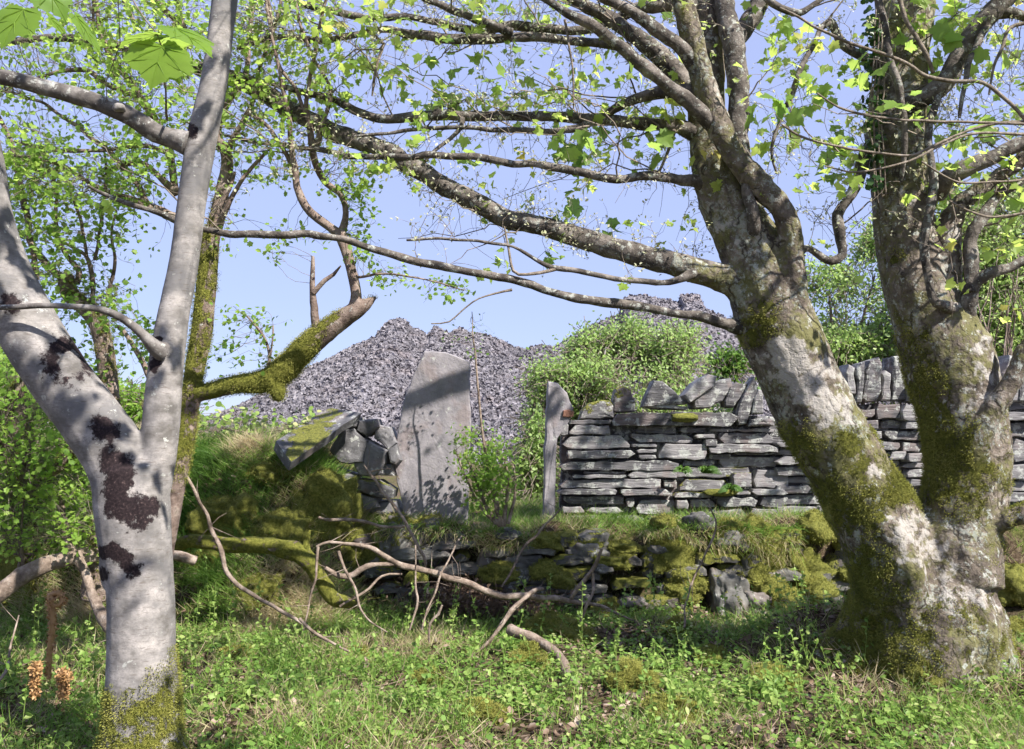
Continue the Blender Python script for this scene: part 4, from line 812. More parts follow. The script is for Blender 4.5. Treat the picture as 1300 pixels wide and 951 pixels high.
SL = [(745, 262, 24, 5, .105, .10), (765, 275, 18, 4, .10, .1), (550, 120, 26, 16, .075, .45), (560, 108, 20, 10, .07, .6), (500, 100, 16, 9, .065, .4), (505, 92, 10, 6, .06, .5), (430, 70, 20, 10, .07, .5), (425, 22, 14, 6, .07, .8), (440, 85, 14, 5, .07, .3), (482, 14, 12, 7, .07, .6), (463, 30, 10, 5, .06, .9), (610, 85, 10, 4, .06, .4), (628, 112, 15, 8, .055, .4), (660, 72, 10, 6, .055, .5), (672, 120, 10, 5, .05, .5), (573, 84, 10, 4, .07, .2), (555, 78, 8, 3, .06, .2), (763, 110, 14, 9, .045, .6), (793, 112, 12, 7, .05, .5), (775, 75, 8, 5, .055, .3), (820, 140, 18, 7, .075, .6), (808, 190, 22, 9, .09, .3), (838, 180, 16, 8, .08, .4), (730, 182, 18, 9, .075, .5), (716, 195, 14, 5, .11, .2), (755, 182, 12, 3, .12, .15), (668, 195, 8, 4, .05, .95), (676, 200, 6, 3, .05, .95), (520, 165, 10, 6, .06, .5), (545, 162, 8, 4, .05, .4), (590, 205, 12, 5, .06, .4), (590, 182, 8, 4, .055, .5), (693, 322, 12, 6, .055, .3), (850, 140, 16, 9, .085, .85), (868, 128, 12, 6, .08, .9), (883, 290, 8, 6, .035, .8), (873, 280, 6, 4, .03, .8), (838, 315, 5, 4, .03, .7), (838, 305, 4, 3, .03, .8), (745, 233, 10, 6, .05, .8), (640, 15, 12, 6, .06, .6), (660, 10, 10, 4, .06, .6), (700, 25, 8, 4, .05, .7), (575, 60, 8, 3, .05, .3),
      (420, 155, 10, 5, .06, .6), (470, 225, 14, 8, .06, .5), (450, 215, 10, 5, .06, .5), (440, 235, 12, 7, .06, .5), (880, 190, 8, 3, .055, .95), (908, 196, 6, 2, .06, .95), (925, 228, 8, 2, .06, .9), (960, 15, 16, 8, .06, .6), (985, 30, 12, 7, .055, .6), (990, 55, 15, 9, .075, .5), (1000, 45, 12, 7, .07, .6), (1028, 55, 14, 8, .075, .8), (1010, 50, 10, 5, .07, .5), (978, 135, 12, 3, .12, .1), (982, 150, 12, 3, .12, .1), (1000, 95, 14, 9, .05, .7), (990, 90, 10, 6, .05, .6), (1035, 105, 14, 8, .07, .6), (1045, 118, 14, 7, .08, .4), (1060, 125, 10, 5, .07, .4), (1060, 82, 8, 5, .05, .6), (1018, 145, 14, 12, .05, .8), (1008, 155, 10, 6, .05, .8), (1058, 168, 6, 5, .05, .3), (1078, 175, 6, 5, .05, .5), (1040, 190, 14, 5, .085, .3), (1035, 212, 16, 6, .10, .25), (1050, 200, 12, 4, .09, .3), (1082, 200, 14, 8, .06, .7), (1012, 182, 6, 3, .06, .9),
      (1100, 75, 16, 4, .11, .3), (1085, 85, 12, 3, .10, .3), (1170, 82, 18, 5, .10, .35), (1155, 92, 12, 4, .10, .3), (1190, 72, 18, 6, .10, .4), (1220, 72, 20, 6, .11, .3), (1210, 25, 20, 7, .10, .5), (1225, 15, 16, 5, .10, .5), (1175, 25, 12, 4, .09, .4), (1165, 45, 12, 4, .08, .4), (1185, 142, 18, 4, .11, .3), (1170, 150, 14, 4, .10, .3), (1195, 175, 12, 4, .09, .3), (1205, 165, 12, 3, .1, .3), (1240, 115, 12, 3, .11, .1), (1262, 148, 20, 6, .10, .5), (1280, 140, 16, 4, .09, .6), (1290, 205, 22, 9, .09, .4), (1275, 225, 18, 7, .09, .5), (1260, 240, 18, 7, .09, .5), (1290, 250, 16, 6, .09, .5), (1200, 245, 14, 5, .085, .4), (1085, 242, 10, 5, .08, .6), (1290, 8, 8, 3, .07, .95), (1270, 395, 9, 4, .06, .95), (1285, 398, 7, 3, .06, .95), (1230, 180, 16, 6, .06, .6), (1245, 200, 12, 6, .06, .6), (1160, 215, 12, 6, .06, .6), (1210, 210, 14, 6, .06, .6), (1245, 310, 12, 5, .06, .7), (1075, 150, 10, 4, .05, .6), (1130, 55, 8, 4, .05, .6), (1290, 60, 16, 5, .08, .6), (1270, 75, 10, 4, .06, .6)]
for (x, y, r, n, s_, yl) in SL:
    s_ = s_*(.90 if x < 960 else .74)
    Yq = Y0 - (.35 if (x > 960 and s_ > .08) else .0)
    c = P3(x, y, .12, Yq); spray(cr, c, r*Y0/F*.8, n, s_, SYC, k=max(1, n//3), droop=-.9, rtw=.002, yl=yl)
# bare bud tipped twigs over the sky
for q in range(560):
    x = rs.uniform(280, 900); y = rs.uniform(-20, 330)
    if q > 400: x = rs.uniform(950, 1320); y = rs.uniform(-10, 330)
    if x < 520 and y > 230: continue
    c = P3(x, y, .3, Y0+.05); a = cr.near(c, 10); L = np.linalg.norm(a-c)
    if L > .9 or L < .05: continue
    P = cr.path(a, c, .0021, .0010, 7, .10)
    for k in range(rs.randint(2, 5)):
        i0 = rs.randint(2, 7); e = P[i0] + rdir(1, .3)[0]*rs.uniform(.05, .18); Q = cr.path(P[i0], e, .0011, .0007, 3, .08)
        for b in (Q[-1], Q[1]):
            if rs.rand() < .9: cr.leafs(b, rs.randint(2, 5), .019, .012, OVAL, .3, slot=2)
        if rs.rand() < .12: cr.leafs(Q[-1], 3, .035, .015, SYC, -.5, yl=.6)
for q in range(75):
    x, y = (rs.uniform(300, 880), rs.uniform(-60, 290)) if q % 3 else (rs.uniform(960, 1330), rs.uniform(-60, 300))
    a = cr.near(at(x, y, Y0), 6); L = rs.uniform(.35, .95); d = np.array([-.8 if x < 900 else rs.normal()*.8, rs.normal()*.5, rs.normal()*.35 + .15]); d /= np.linalg.norm(d)
    xx, yy_ = proj((a+d*L)[None]); 
    if 180 < yy_[0] < 600 and xx[0] < 470: continue
    P = cr.path(a, a + d*L, .0055, .0018, 10, .10)
    for k in range(5):
        i0 = rs.randint(2, 11); Q = cr.path(P[i0], P[i0] + rdir(1, .4)[0]*rs.uniform(.08, .3), .0018, .0008, 4, .1); cr.leafs(Q[-1], rs.randint(2, 4), .017, .01, OVAL, .3, slot=2)
        if k < 2: cr.leafs(Q[-1], 4, .045, .03, SYC, -.7, yl=.65)
# small bright leaves scattered through the top
for q in range(80):
    x, y = (rs.uniform(330, 860), rs.uniform(-60, 150)) if q % 2 else (rs.uniform(950, 1310), rs.uniform(-60, 330))
    if x < 1100 and x > 860 and y > 230: continue
    c = P3(x, y, .35, Y0+.1); spray(cr, c, .07, 5, .055, SYC, k=2, droop=-.7, rtw=.0016, yl=rs.uniform(.35, .8))
# the crown above (out of frame): shades trunk, wall and bank
for q in range(230):
    x, y = rs.uniform(820, 1800), rs.uniform(-1050, -60); Yq = Y0 + rs.uniform(-1.3, 1.2)
    c = at(x, y, Yq)
    if vn(c[None], 1.3, 5, 2)[0] < -.02: continue
    ld = c - sund*(c[2]-.9)/sund[2]
    if ld[0] < -.3 and ld[1] > 4.6: continue  # canopy shaped for light: clumps that would shade the mound are left out
    cr.path(c + rdir(1, -.5)[0]*.4, c, .004, .002, 4); cr.leafs(c, 16, .10, .16, SYC, -.6, yl=.5)
cr.finish('crown', sy, [M_twig, ML_syc, ML_bud])
# off frame limbs that carry it
for L in ([(905, -110, 34, Y0+.2), (880, -320, 26, Y0+.1), (820, -600, 18, Y0-.3), (760, -900, 9, Y0-.6)], [(850, -70, 26, Y0-.3), (760, -260, 20, Y0-.7), (640, -500, 12, Y0-1.1)], [(1158, -110, 70, Y0+.2), (1150, -350, 48, Y0+.1), (1180, -640, 28, Y0-.2), (1240, -950, 12, Y0-.6)], [(1330, -45, 20, Y0-.2), (1450, -300, 16, Y0-.5), (1560, -600, 9, Y0-.9)], [(1150, -300, 34, Y0+.1), (1050, -520, 24, Y0-.5), (980, -800, 12, Y0-1.0)]):
    branch(L, sy, M_bough, seg=10, moss=-.2)

# ivy on the right stem
iv = MB(); n = 330; xs = rs.uniform(1098, 1122, n); ys = rs.uniform(-20, 245, n)
pos = np.array([at(a - 3*math.sin(b*.02), b, Y0 - rs.uniform(-.06, .12)) for a, b in zip(xs, ys)])
scatter(iv, RND, pos, .03*(.6+.8*rs.rand(n)), rdir(n, -.6), rdir(n, .2, .4)+np.array([-.5, -1.0, .2]), 1, rnd=rs.rand(n))
for k in range(4):
    P, R = atl([(1110+k*5, 250, 2.5, Y0-.05), (1104+k*5, 170, 2.5, Y0-.08), (1108+k*5, 80, 2.2, Y0-.1), (1112+k*5, -10, 2, Y0-.1)]); tube(iv, P, R, 5, .05, wob=.02, seed=k, mi=0)
iv.A['rnd'] = iv.A.get('rnd', [np.zeros(iv.n)])
tag(iv.build('ivy', [M_twig, ML_ivy], loc=at(1110, 250, Y0)), 'dark small leaved ivy climbing the upright right stem of the sycamore', 'ivy')

# ================================================================== hawthorn behind the silver tree
YH = 4.6
hw = thing('hawthorn_tree', at(225, 650, YH), 'old hawthorn with mossy stem and broken mossy limb behind the silver tree', 'tree')
HT = [[(185, 890, 40, YH), (192, 780, 34, YH), (206, 700, 28, YH), (222, 620, 25, YH), (238, 540, 23, YH), (246, 480, 25, YH), (256, 420, 26, YH), (263, 350, 24, YH), (268, 300, 21, YH), (275, 280, 18, YH), (283, 240, 17, YH), (289, 205, 15, YH), (283, 185, 12, YH)],
      [(185, 520, 18, YH), (210, 508, 20, YH), (235, 503, 21, YH), (260, 498, 23, YH), (300, 488, 25, YH-.02), (335, 484, 30, YH-.03), (362, 468, 34, YH-.04), (392, 438, 32, YH-.06), (425, 412, 27, YH-.08), (452, 394, 22, YH-.1), (468, 384, 13, YH-.1), (478, 377, 4, YH-.1)],
      [(345, 482, 30, YH-.04), (353, 498, 20, YH-.05), (354, 508, 11, YH-.05)], [(338, 484, 16, YH-.05), (336, 470, 9, YH-.05)],
      [(450, 394, 18, YH-.1), (452, 372, 13, YH-.1), (444, 336, 14, YH-.1), (437, 310, 16, YH-.1), (431, 294, 16, YH-.1)]]
V, N, Fs = trunkmesh(HT, .007, 41, .008, .004, smooth=3)
moss = .05 + gauss3(V, [(250, 450, 60, YH, .5), (240, 560, 60, YH, .5), (265, 340, 45, YH, .45), (345, 485, 40, YH, .75), (385, 455, 34, YH, .7), (300, 490, 34, YH, .25), (410, 405, 20, YH, .4), (460, 390, 22, YH, -.5), (440, 330, 34, YH, -.9), (285, 225, 30, YH, -.4)]) + .25*(N[:, 2] > 0)
put(V, Fs, 'trunk', M_haw, hw, moss=moss + .06, dark=np.zeros(len(V)), pale=gauss3(V, [(440, 340, 20, YH, .3), (432, 405, 16, YH, .4)]))
fuzz(V, N, moss, 40000, .007, hw, thr=.35, seed=9, up=.25)
hp = []
HB = [[(402, 415, 14, YH-.08), (399, 400, 11, YH-.1), (396, 370, 8, YH-.12), (397, 345, 6.5, YH-.13), (397, 326, 4, YH-.13)], [(398, 372, 7, YH-.12), (410, 358, 6, YH-.13), (421, 351, 5, YH-.14), (430, 340, 2, YH-.15)],
      [(434, 300, 15, YH-.1), (418, 288, 12, YH-.12), (395, 270, 12, YH-.14), (381, 245, 11, YH-.15), (374, 225, 10, YH-.15), (370, 190, 8, YH-.16), (367, 145, 6, YH-.18), (357, 100, 5, YH-.2), (345, 50, 4, YH-.2), (337, -10, 4, YH-.2)],
      [(433, 298, 13, YH-.1), (438, 280, 9, YH-.08), (437, 262, 8, YH-.06), (430, 246, 8, YH-.05), (414, 235, 8, YH-.05), (402, 205, 9, YH-.08), (391, 155, 8, YH-.1), (388, 130, 6, YH-.12), (398, 80, 5, YH-.15), (407, 38, 4.5, YH-.15), (418, -10, 4, YH-.15)],
      [(391, 150, 6, YH-.1), (375, 112, 5, YH-.12), (355, 85, 5, YH-.15), (345, 45, 4, YH-.18), (340, -10, 3, YH-.2)],
      [(402, 190, 7, YH-.08), (407, 162, 6, YH-.1), (422, 118, 5, YH-.1), (405, 85, 4, YH-.12), (388, 50, 4, YH-.12), (376, 20, 4, YH-.12), (370, -20, 3, YH-.12)],
      [(376, 222, 8, YH-.15), (362, 190, 6, YH-.15), (340, 160, 5, YH-.15), (315, 145, 4, YH-.15)],
      [(283, 190, 12, YH), (278, 165, 9, YH), (290, 130, 8, YH), (308, 100, 7, YH+.05), (318, 50, 6, YH+.1), (322, -20, 5, YH+.1)],
      [(285, 195, 10, YH), (300, 170, 7, YH), (318, 140, 6, YH), (330, 90, 5, YH), (350, 30, 4, YH), (360, -30, 4, YH)],
      [(272, 290, 10, YH), (290, 265, 7, YH-.05), (302, 240, 6, YH-.06), (318, 215, 5, YH-.06), (340, 195, 4, YH-.08)],
      [(270, 285, 9, YH), (278, 262, 7, YH-.04), (292, 240, 6, YH-.04), (300, 215, 4, YH-.04)],
      [(254, 285, 16, YH+.15), (222, 275, 13, YH+.1), (190, 262, 12, YH+.1), (165, 252, 9, YH+.1), (140, 245, 7, YH+.1), (120, 238, 6, YH+.1), (60, 205, 5, YH+.1), (-20, 190, 4, YH+.1)],
      [(190, 264, 10, YH+.1), (178, 240, 7, YH+.1), (160, 220, 7, YH+.12), (140, 195, 6, YH+.12), (112, 170, 6, YH+.14), (90, 155, 5, YH+.15), (50, 130, 4, YH+.15), (0, 118, 3, YH+.15)],
      [(225, 245, 12, YH+.12), (205, 225, 8, YH+.12), (185, 208, 7, YH+.12), (165, 207, 7, YH+.1), (140, 215, 5, YH+.1)],
      [(222, 240, 10, YH+.14), (215, 190, 9, YH+.14), (200, 155, 8, YH+.14), (180, 125, 9, YH+.12), (160, 95, 8, YH+.12), (140, 70, 7, YH+.12), (125, 30, 6, YH+.1), (118, -30, 5, YH+.1)],
      [(195, 150, 7, YH+.14), (170, 122, 6, YH+.14), (135, 105, 7, YH+.12), (105, 88, 6, YH+.12), (70, 92, 5, YH+.1), (40, 100, 4, YH+.1)],
      [(215, 195, 7, YH+.14), (180, 187, 6, YH+.12), (130, 190, 5, YH+.12), (80, 190, 5, YH+.1), (20, 180, 4, YH+.1)],
      [(240, 55, 10, YH+.2), (225, 30, 9, YH+.2), (205, 10, 9, YH+.2), (185, -10, 8, YH+.2)], [(170, 28, 7, YH+.2), (160, 12, 6, YH+.2), (150, -10, 6, YH+.2), ], [(235, 40, 8, YH+.15), (228, 15, 7, YH+.15), (222, -20, 6, YH+.15)],
      [(118, 40, 3, YH), (118, -10, 4, YH)], [(338, 474, 5, YH-.05), (342, 455, 4, YH-.06), (338, 432, 3.5, YH-.06), (325, 415, 3, YH-.06), (312, 402, 2, YH-.06)], [(343, 455, 3, YH-.06), (345, 435, 2.5, YH-.08), (346, 415, 2, YH-.08)],
      [(455, 352, 4, YH-.1), (470, 352, 3, YH-.15), (500, 350, 2.5, YH-.18), (540, 358, 2, YH-.2), (590, 370, 1.4, YH-.2)], [(205, 520, 14, YH+.05), (190, 480, 8, YH+.05), (170, 440, 6, YH+.05), (150, 415, 5, YH+.05)]]
for k, L in enumerate(HB): branch(L, hw, M_haw, seg=8, rough=.2, wob=.014, pts=hp, moss=-.28 + (.15 if k == 0 else 0), seed=k*11+1)
# second mossy stem with the capped stub, left
ht2 = thing('mossy_hawthorn', at(135, 640, YH+.2), 'mossy forked hawthorn stem with a flat broken stub seen between the silver stems', 'tree')
YM = YH+.2
V, N, Fs = trunkmesh([[(120, 760, 36, YM), (138, 640, 30, YM), (140, 540, 27, YM), (137, 480, 25, YM), (131, 436, 23, YM), (122, 405, 24, YM), (105, 388, 20, YM), (88, 372, 22, YM), (83, 350, 20, YM)], [(40, 620, 26, YM+.1), (30, 560, 22, YM+.1), (22, 510, 20, YM+.1), (28, 470, 18, YM+.1), (10, 420, 14, YM+.1), (-20, 380, 12, YM+.1)], [(130, 540, 20, YM), (95, 570, 16, YM), (60, 600, 14, YM), (20, 580, 12, YM)]], .008, 51, .01, .004, smooth=3)
put(V, Fs, 'trunk', M_haw, ht2, moss=.35 + .2*N[:, 2], dark=np.zeros(len(V)), pale=np.zeros(len(V)))
fuzz(V, N, .3+0*N[:, 2], 20000, .007, ht2, thr=.3, seed=10, up=.25)
hp2 = []
for k, L in enumerate([[(84, 358, 11, YM), (72, 347, 10, YM), (50, 328, 9, YM), (38, 305, 8, YM), (34, 275, 8, YM), (26, 238, 8, YM), (18, 200, 7, YM), (8, 165, 6, YM), (-10, 130, 5, YM)], [(47, 355, 6, YM), (42, 325, 7, YM), (38, 300, 7, YM)], [(98, 360, 7, YM), (97, 345, 7, YM), (82, 325, 6, YM), (70, 300, 6, YM), (66, 275, 5, YM), (71, 250, 4, YM), (69, 225, 4, YM)],
                      [(118, 400, 6, YM), (119, 370, 6, YM), (116, 345, 6, YM), (108, 325, 5, YM), (85, 312, 4, YM), (60, 290, 4, YM)], [(120, 330, 4, YM-.1), (126, 300, 4, YM-.1), (131, 265, 4, YM-.1), (133, 235, 4, YM-.1), (130, 200, 3, YM-.1)], [(136, 380, 5, YM), (142, 355, 4.5, YM), (144, 325, 4, YM), (140, 300, 3, YM), (146, 270, 3, YM)], [(110, 325, 4, YM), (102, 290, 4, YM), (95, 262, 4, YM), (90, 240, 3, YM)], [(20, 500, 7, YM), (40, 480, 6, YM), (60, 500, 5, YM), (75, 520, 4, YM)]]):
    branch(L, ht2, M_haw, seg=8, rough=.2, wob=.014, pts=hp2, moss=-.25, seed=k*5+2)

def hawfill(cr, regs, Y, size, tpl=HAW, j=.35, yl0=.25, nl=8, rt=.0016, far=.5, rr=.045, per=3):
    for (x0, y0, x1, y1, n, yl) in regs:
        for q in range(n):
            c = at(rs.uniform(x0, x1), rs.uniform(y0, y1), Y + rs.uniform(-j, j))
            if vn(c[None], 4.5, 12, 2)[0] < -.10: continue
            spray(cr, c, rr, nl, size, tpl, k=per, droop=-.1, rtw=rt, yl=None if yl is None else yl+rs.uniform(-.2, .2), far=far)
cr = Crown(hp)
hawfill(cr, [(-40, -40, 340, 60, 400, .8), (-40, 50, 250, 130, 200, .75), (120, 60, 260, 150, 75, .7), (255, -30, 430, 120, 170, .75), (290, 110, 400, 240, 85, .7), (-20, 150, 240, 240, 150, .65), (60, 190, 180, 260, 80, .5), (330, 290, 400, 310, 10, .6), (150, 120, 250, 170, 30, .7)], YH, .034)
hawfill(cr, [(272, 388, 350, 420, 22, .45), (268, 425, 350, 465, 22, .35), (445, 230, 485, 330, 40, .5), (440, 300, 480, 320, 10, .4), (470, 342, 520, 360, 16, .6), (515, 352, 560, 372, 12, .5), (550, 362, 598, 376, 9, .35), (335, 308, 355, 325, 6, .5), (420, 195, 470, 250, 28, .55), (165, 395, 200, 440, 20, .3), (255, 100, 330, 180, 40, .6)], YH-.1, .030, j=.12, rr=.03)
for q in range(170):
    x, y = (rs.uniform(-20, 330), rs.uniform(-20, 290)) if q % 3 else (rs.uniform(280, 450), rs.uniform(-20, 240))
    c = at(x, y, YH + rs.uniform(-.3, .3)); a = cr.near(c, 8); L = np.linalg.norm(a-c)
    if L > .8 or L < .08: continue
    P = cr.path(a, c, .0032, .0012, 7, .09)
    for k in range(3): i0 = rs.randint(2, 7); Q = cr.path(P[i0], P[i0] + rdir(1, .3)[0]*rs.uniform(.08, .25), .0014, .0008, 3, .08); cr.leafs(Q[-1], 5, .028, .018, HAW, -.1, yl=.6)
cr.finish('crown', hw, [M_twig, ML_haw, ML_bud])
cr = Crown(hp2)
hawfill(cr, [(10, 190, 150, 300, 200, .5), (20, 290, 160, 400, 190, .45), (130, 240, 160, 400, 50, .35), (140, 330, 175, 345, 8, .3), (0, 180, 60, 260, 50, .6), (140, 400, 205, 480, 50, .2), (20, 380, 150, 480, 60, .4), (120, 360, 150, 420, 20, .5)], YM, .033)
cr.finish('crown', ht2, [M_twig, ML_haw, ML_bud])

# ================================================================== green undergrowth shrub, left
def shrub(name, label, cat, base, Y, regs, mat, size, tpl=RND, j=.4, stems=8, nl=9, rr=.06, group=None, rt=.0022, barkm=None, far=.7, per=3):
    b = at(base[0], base[1], Y); t = thing(name, b, label, cat, group); pts = []
    for k in range(stems):
        r = regs[rs.randint(0, len(regs))]; e = at(rs.uniform(r[0], r[2]), rs.uniform(r[1], r[3]), Y+rs.uniform(-j, j)*.8)
        m = (b+e)/2 + rs.normal(size=3)*np.linalg.norm(e-b)*.12; m1 = MB(); L = np.linalg.norm(e-b)
        P2, R2 = tube(m1, [b + rs.normal(size=3)*.05, m, e], np.array([.014, .009, .003])*min(3, L), 7, .05, .15, 20, .015, seed=k, moss=-.3, dark=0.0); m1.build('stem', barkm or M_haw, t); pts.append((P2, R2))
    cr = Crown(pts)
    hawfill(cr, regs, Y, size, tpl, j, nl=nl, rt=rt, far=far, rr=rr, per=per)
    return cr, t, mat
cr, t, mt = shrub('bramble_shrub', 'leafy bright green shrub filling the left edge under the leaning silver stem', 'shrub', (40, 720), 4.9, [(-60, 450, 60, 560, 220, .55), (-60, 560, 125, 700, 330, .6), (30, 500, 120, 600, 110, .45), (-60, 640, 60, 700, 40, .5), (60, 600, 130, 690, 60, .6)], ML_dark, .033, tpl=HAW, nl=12, j=.45)
cr.finish('foliage', t, [M_twig, ML_haw])
cr, t, mt = shrub('bilberry_shrub', 'low fresh green shrub growing along the crest of the grassy mound', 'shrub', (290, 560), 6.9, [(225, 528, 330, 556, 80, .7), (320, 535, 400, 560, 40, .7), (200, 540, 240, 560, 20, .6)], ML_dark, .04, stems=5, nl=10, j=.4)
cr.finish('foliage', t, [M_twig, ML_herb])

# sapling left of the gap
YP = 6.3
t = thing('sapling', at(632, 660, YP), 'thin leafy sapling bush with one tall bare leader standing before the gap', 'shrub'); pp = []
for k, L in enumerate([[(640, 668, 6, YP), (622, 600, 4, YP), (612, 540, 3.2, YP), (606, 480, 3, YP), (604, 450, 2.5, YP), (600, 420, 1.6, YP), (598, 395, 1, YP)], [(635, 668, 6, YP), (615, 640, 5, YP), (600, 600, 4, YP), (590, 575, 2, YP)], [(640, 665, 6, YP), (645, 620, 4, YP), (640, 585, 3, YP), (622, 560, 2, YP)], [(645, 665, 5, YP), (655, 620, 3.5, YP), (652, 590, 2, YP)], [(630, 665, 5, YP), (605, 635, 3.5, YP), (588, 600, 2.5, YP), (578, 570, 1.5, YP)], [(636, 668, 5, YP), (628, 630, 4, YP), (618, 590, 3, YP), (615, 560, 2, YP)]]):
    branch(L, t, M_dead if k != 1 else M_haw, 'stem', seg=6, rough=.1, wob=.01, pts=pp, moss=-.3, seed=k)
cr = Crown(pp)
hawfill(cr, [(585, 545, 650, 610, 130, .6), (595, 600, 655, 650, 100, .45), (600, 560, 640, 640, 100, .4), (575, 540, 600, 590, 16, .6)], YP, .03, j=.18, rr=.035, nl=8, rt=.0014, far=.3)
hawfill(cr, [(560, 408, 615, 440, 16, .2), (596, 440, 612, 455, 5, .3), (600, 395, 615, 430, 5, .2)], YP, .022, j=.1, rr=.03, nl=5, rt=.0012, far=.25)
cr.finish('foliage', t, [M_twig, ML_haw])

# ================================================================== foliage beyond the wall
def bush(name, label, cat, base, Y, blobs, mat, size, nper, clump=.22, seed=0, stems=7, bark=None, tpl=OVAL, thr=-.12, stemw=.05):
    b = at(base[0], base[1], Y); b[2] = float(T(b[0], b[1]))
    t = thing(name, b, label, cat); m = MB(); pts = []
    for k, (x, y, r, rz) in enumerate(blobs[:stems]):
        e = at(x, y, Y); mm = (b+e)/2 + rs.normal(size=3)*.15; s1 = MB()
        tube(s1, [b + rs.normal(size=3)*.12*np.array([1, 1, 0]), mm, e], [stemw, stemw*.6, stemw*.25], 7, .12, .1, 6, .03, seed=k, moss=-.4, dark=0.0); s1.build('trunk' if k == 0 else 'stem', bark or M_silver, t)
    W = []; n_tw = []
    for (x, y, r, rz) in blobs:
        c = at(x, y, Y); R = np.array([r, r, rz])/F*Y
        nc = int(nper*r*rz/400); d = rdir(nc)*(rs.rand(nc, 1)**.40); cc = c + d*R*(1+.25*vn(d, 2, seed+int(x), 2))[:, None]
        keep = vn(cc, 1.8/ (Y/12), seed, 2) > thr; cc = cc[keep]
        cc = cc[(cc[:, 2] > b[2])]
        L = len(cc); st_ = cc + rs.normal(size=cc.shape)*.18 - np.array([0, 0, .12]); n_tw.append((st_, cc)); W.append(cc)
    cc = np.vstack(W); a = np.vstack([q[0] for q in n_tw]); tubes_thin(m, a, cc, .006*Y/12, .003*Y/12, 0, rnd=0.0)
    k = 7; pos = np.repeat(cc, k, 0) + rs.normal(size=(len(cc)*k, 3))*clump*.42; n = len(pos)
    cv = np.repeat(rs.rand(len(cc)), k)
    scatter(m, tpl, pos, size*(.6+.8*rs.rand(n)), rdir(n, -.3), rdir(n, .7), 1, rnd=np.clip(.55*rs.rand(n)+.45*cv, 0, 1))
    m.build('crown', [M_twig, mat], t); return t
bush('birch_thicket', 'pale yellow green birch thicket rising behind the dry stone wall', 'bush', (760, 640), 12.5, [(740, 470, 52, 52), (800, 455, 60, 50), (870, 465, 50, 52), (770, 440, 42, 34), (860, 440, 40, 34), (700, 500, 36, 50), (696, 560, 26, 56), (820, 500, 110, 60), (900, 500, 50, 50), (680, 620, 28, 50), (720, 560, 40, 80), (820, 420, 34, 20)], ML_birch, .052, 175, seed=3, clump=.24, thr=.04)
bush('birch_shrub', 'small leafy birch shrub showing in the gap beside the gatepost', 'bush', (672, 690), 9.6, [(676, 600, 16, 40), (682, 560, 12, 36), (672, 640, 18, 30), (690, 620, 14, 50)], ML_birch, .05, 130, clump=.14, seed=4, stemw=.025, thr=-.3)
bush('dark_leaved_shrub', 'darker green bush right of the birch thicket beside the sycamore stem', 'bush', (925, 560), 15.5, [(925, 470, 26, 30), (945, 500, 30, 40), (908, 455, 14, 14)], ML_dark, .085, 120, seed=6)
bush('oak_tree', 'dense mid green tree filling the gap between the sycamore stems', 'tree', (1085, 600), 11.0, [(1085, 410, 75, 70), (1060, 440, 70, 60), (1110, 440, 70, 70), (1055, 370, 36, 34), (1110, 350, 30, 30), (1080, 450, 70, 50), (1045, 430, 36, 46), (1085, 480, 60, 50), (1125, 300, 26, 44), (1100, 320, 14, 20), (1030, 350, 14, 18)], ML_birch, .055, 125, seed=8, bark=M_haw, thr=-.10)
bush('ash_tree', 'light green airy tree at the right edge behind the sycamore', 'tree', (1290, 600), 10.0, [(1250, 400, 65, 90), (1290, 330, 60, 80), (1230, 340, 40, 60), (1285, 400, 60, 90), (1320, 440, 60, 70), (1225, 300, 30, 50), (1270, 270, 40, 40), (1240, 450, 50, 50), (1330, 260, 50, 50), (1200, 260, 16, 34), (1300, 480, 60, 40), (1350, 350, 60, 100)], ML_birch, .055, 110, seed=9, stemw=.03, thr=-.10)
bush('distant_thorn', 'pale grey green bushes seen far left below the leaning silver stem', 'bush', (20, 560), 10.0, [(0, 480, 60, 40), (50, 500, 50, 40), (-40, 430, 50, 40), (110, 515, 50, 36), (165, 530, 36, 26), (215, 545, 26, 18)], ML_haw, .06, 90, seed=11, bark=M_haw)
bush('gorse_bush', 'rough green bushes in the background behind the mossy hawthorn', 'bush', (150, 600), 8.6, [(150, 520, 44, 30), (190, 530, 40, 26), (235, 540, 34, 16), (200, 500, 14, 16)], ML_haw, .05, 110, clump=.15, seed=12, bark=M_haw)
# bare pale switches behind the right stem
bs = thing('ash_coppice', at(1240, 560, 8.6), 'clump of thin pale bare switches growing behind the right sycamore stem', 'shrub')
for k in range(22):
    x = rs.uniform(1225, 1320); m1 = MB(); tube(m1, [at(1260+(x-1260)*.4, 560, 8.6), at(x, 440, 8.6+rs.uniform(-.3, .3)), at(x+rs.uniform(-30, 20), rs.uniform(310, 400), 8.6+rs.uniform(-.4, .4))], [.012, .008, .003], 5, .15, wob=.03, seed=k, moss=-.5, dark=0.0, pale=.2); m1.build('stem', M_dead, bs)

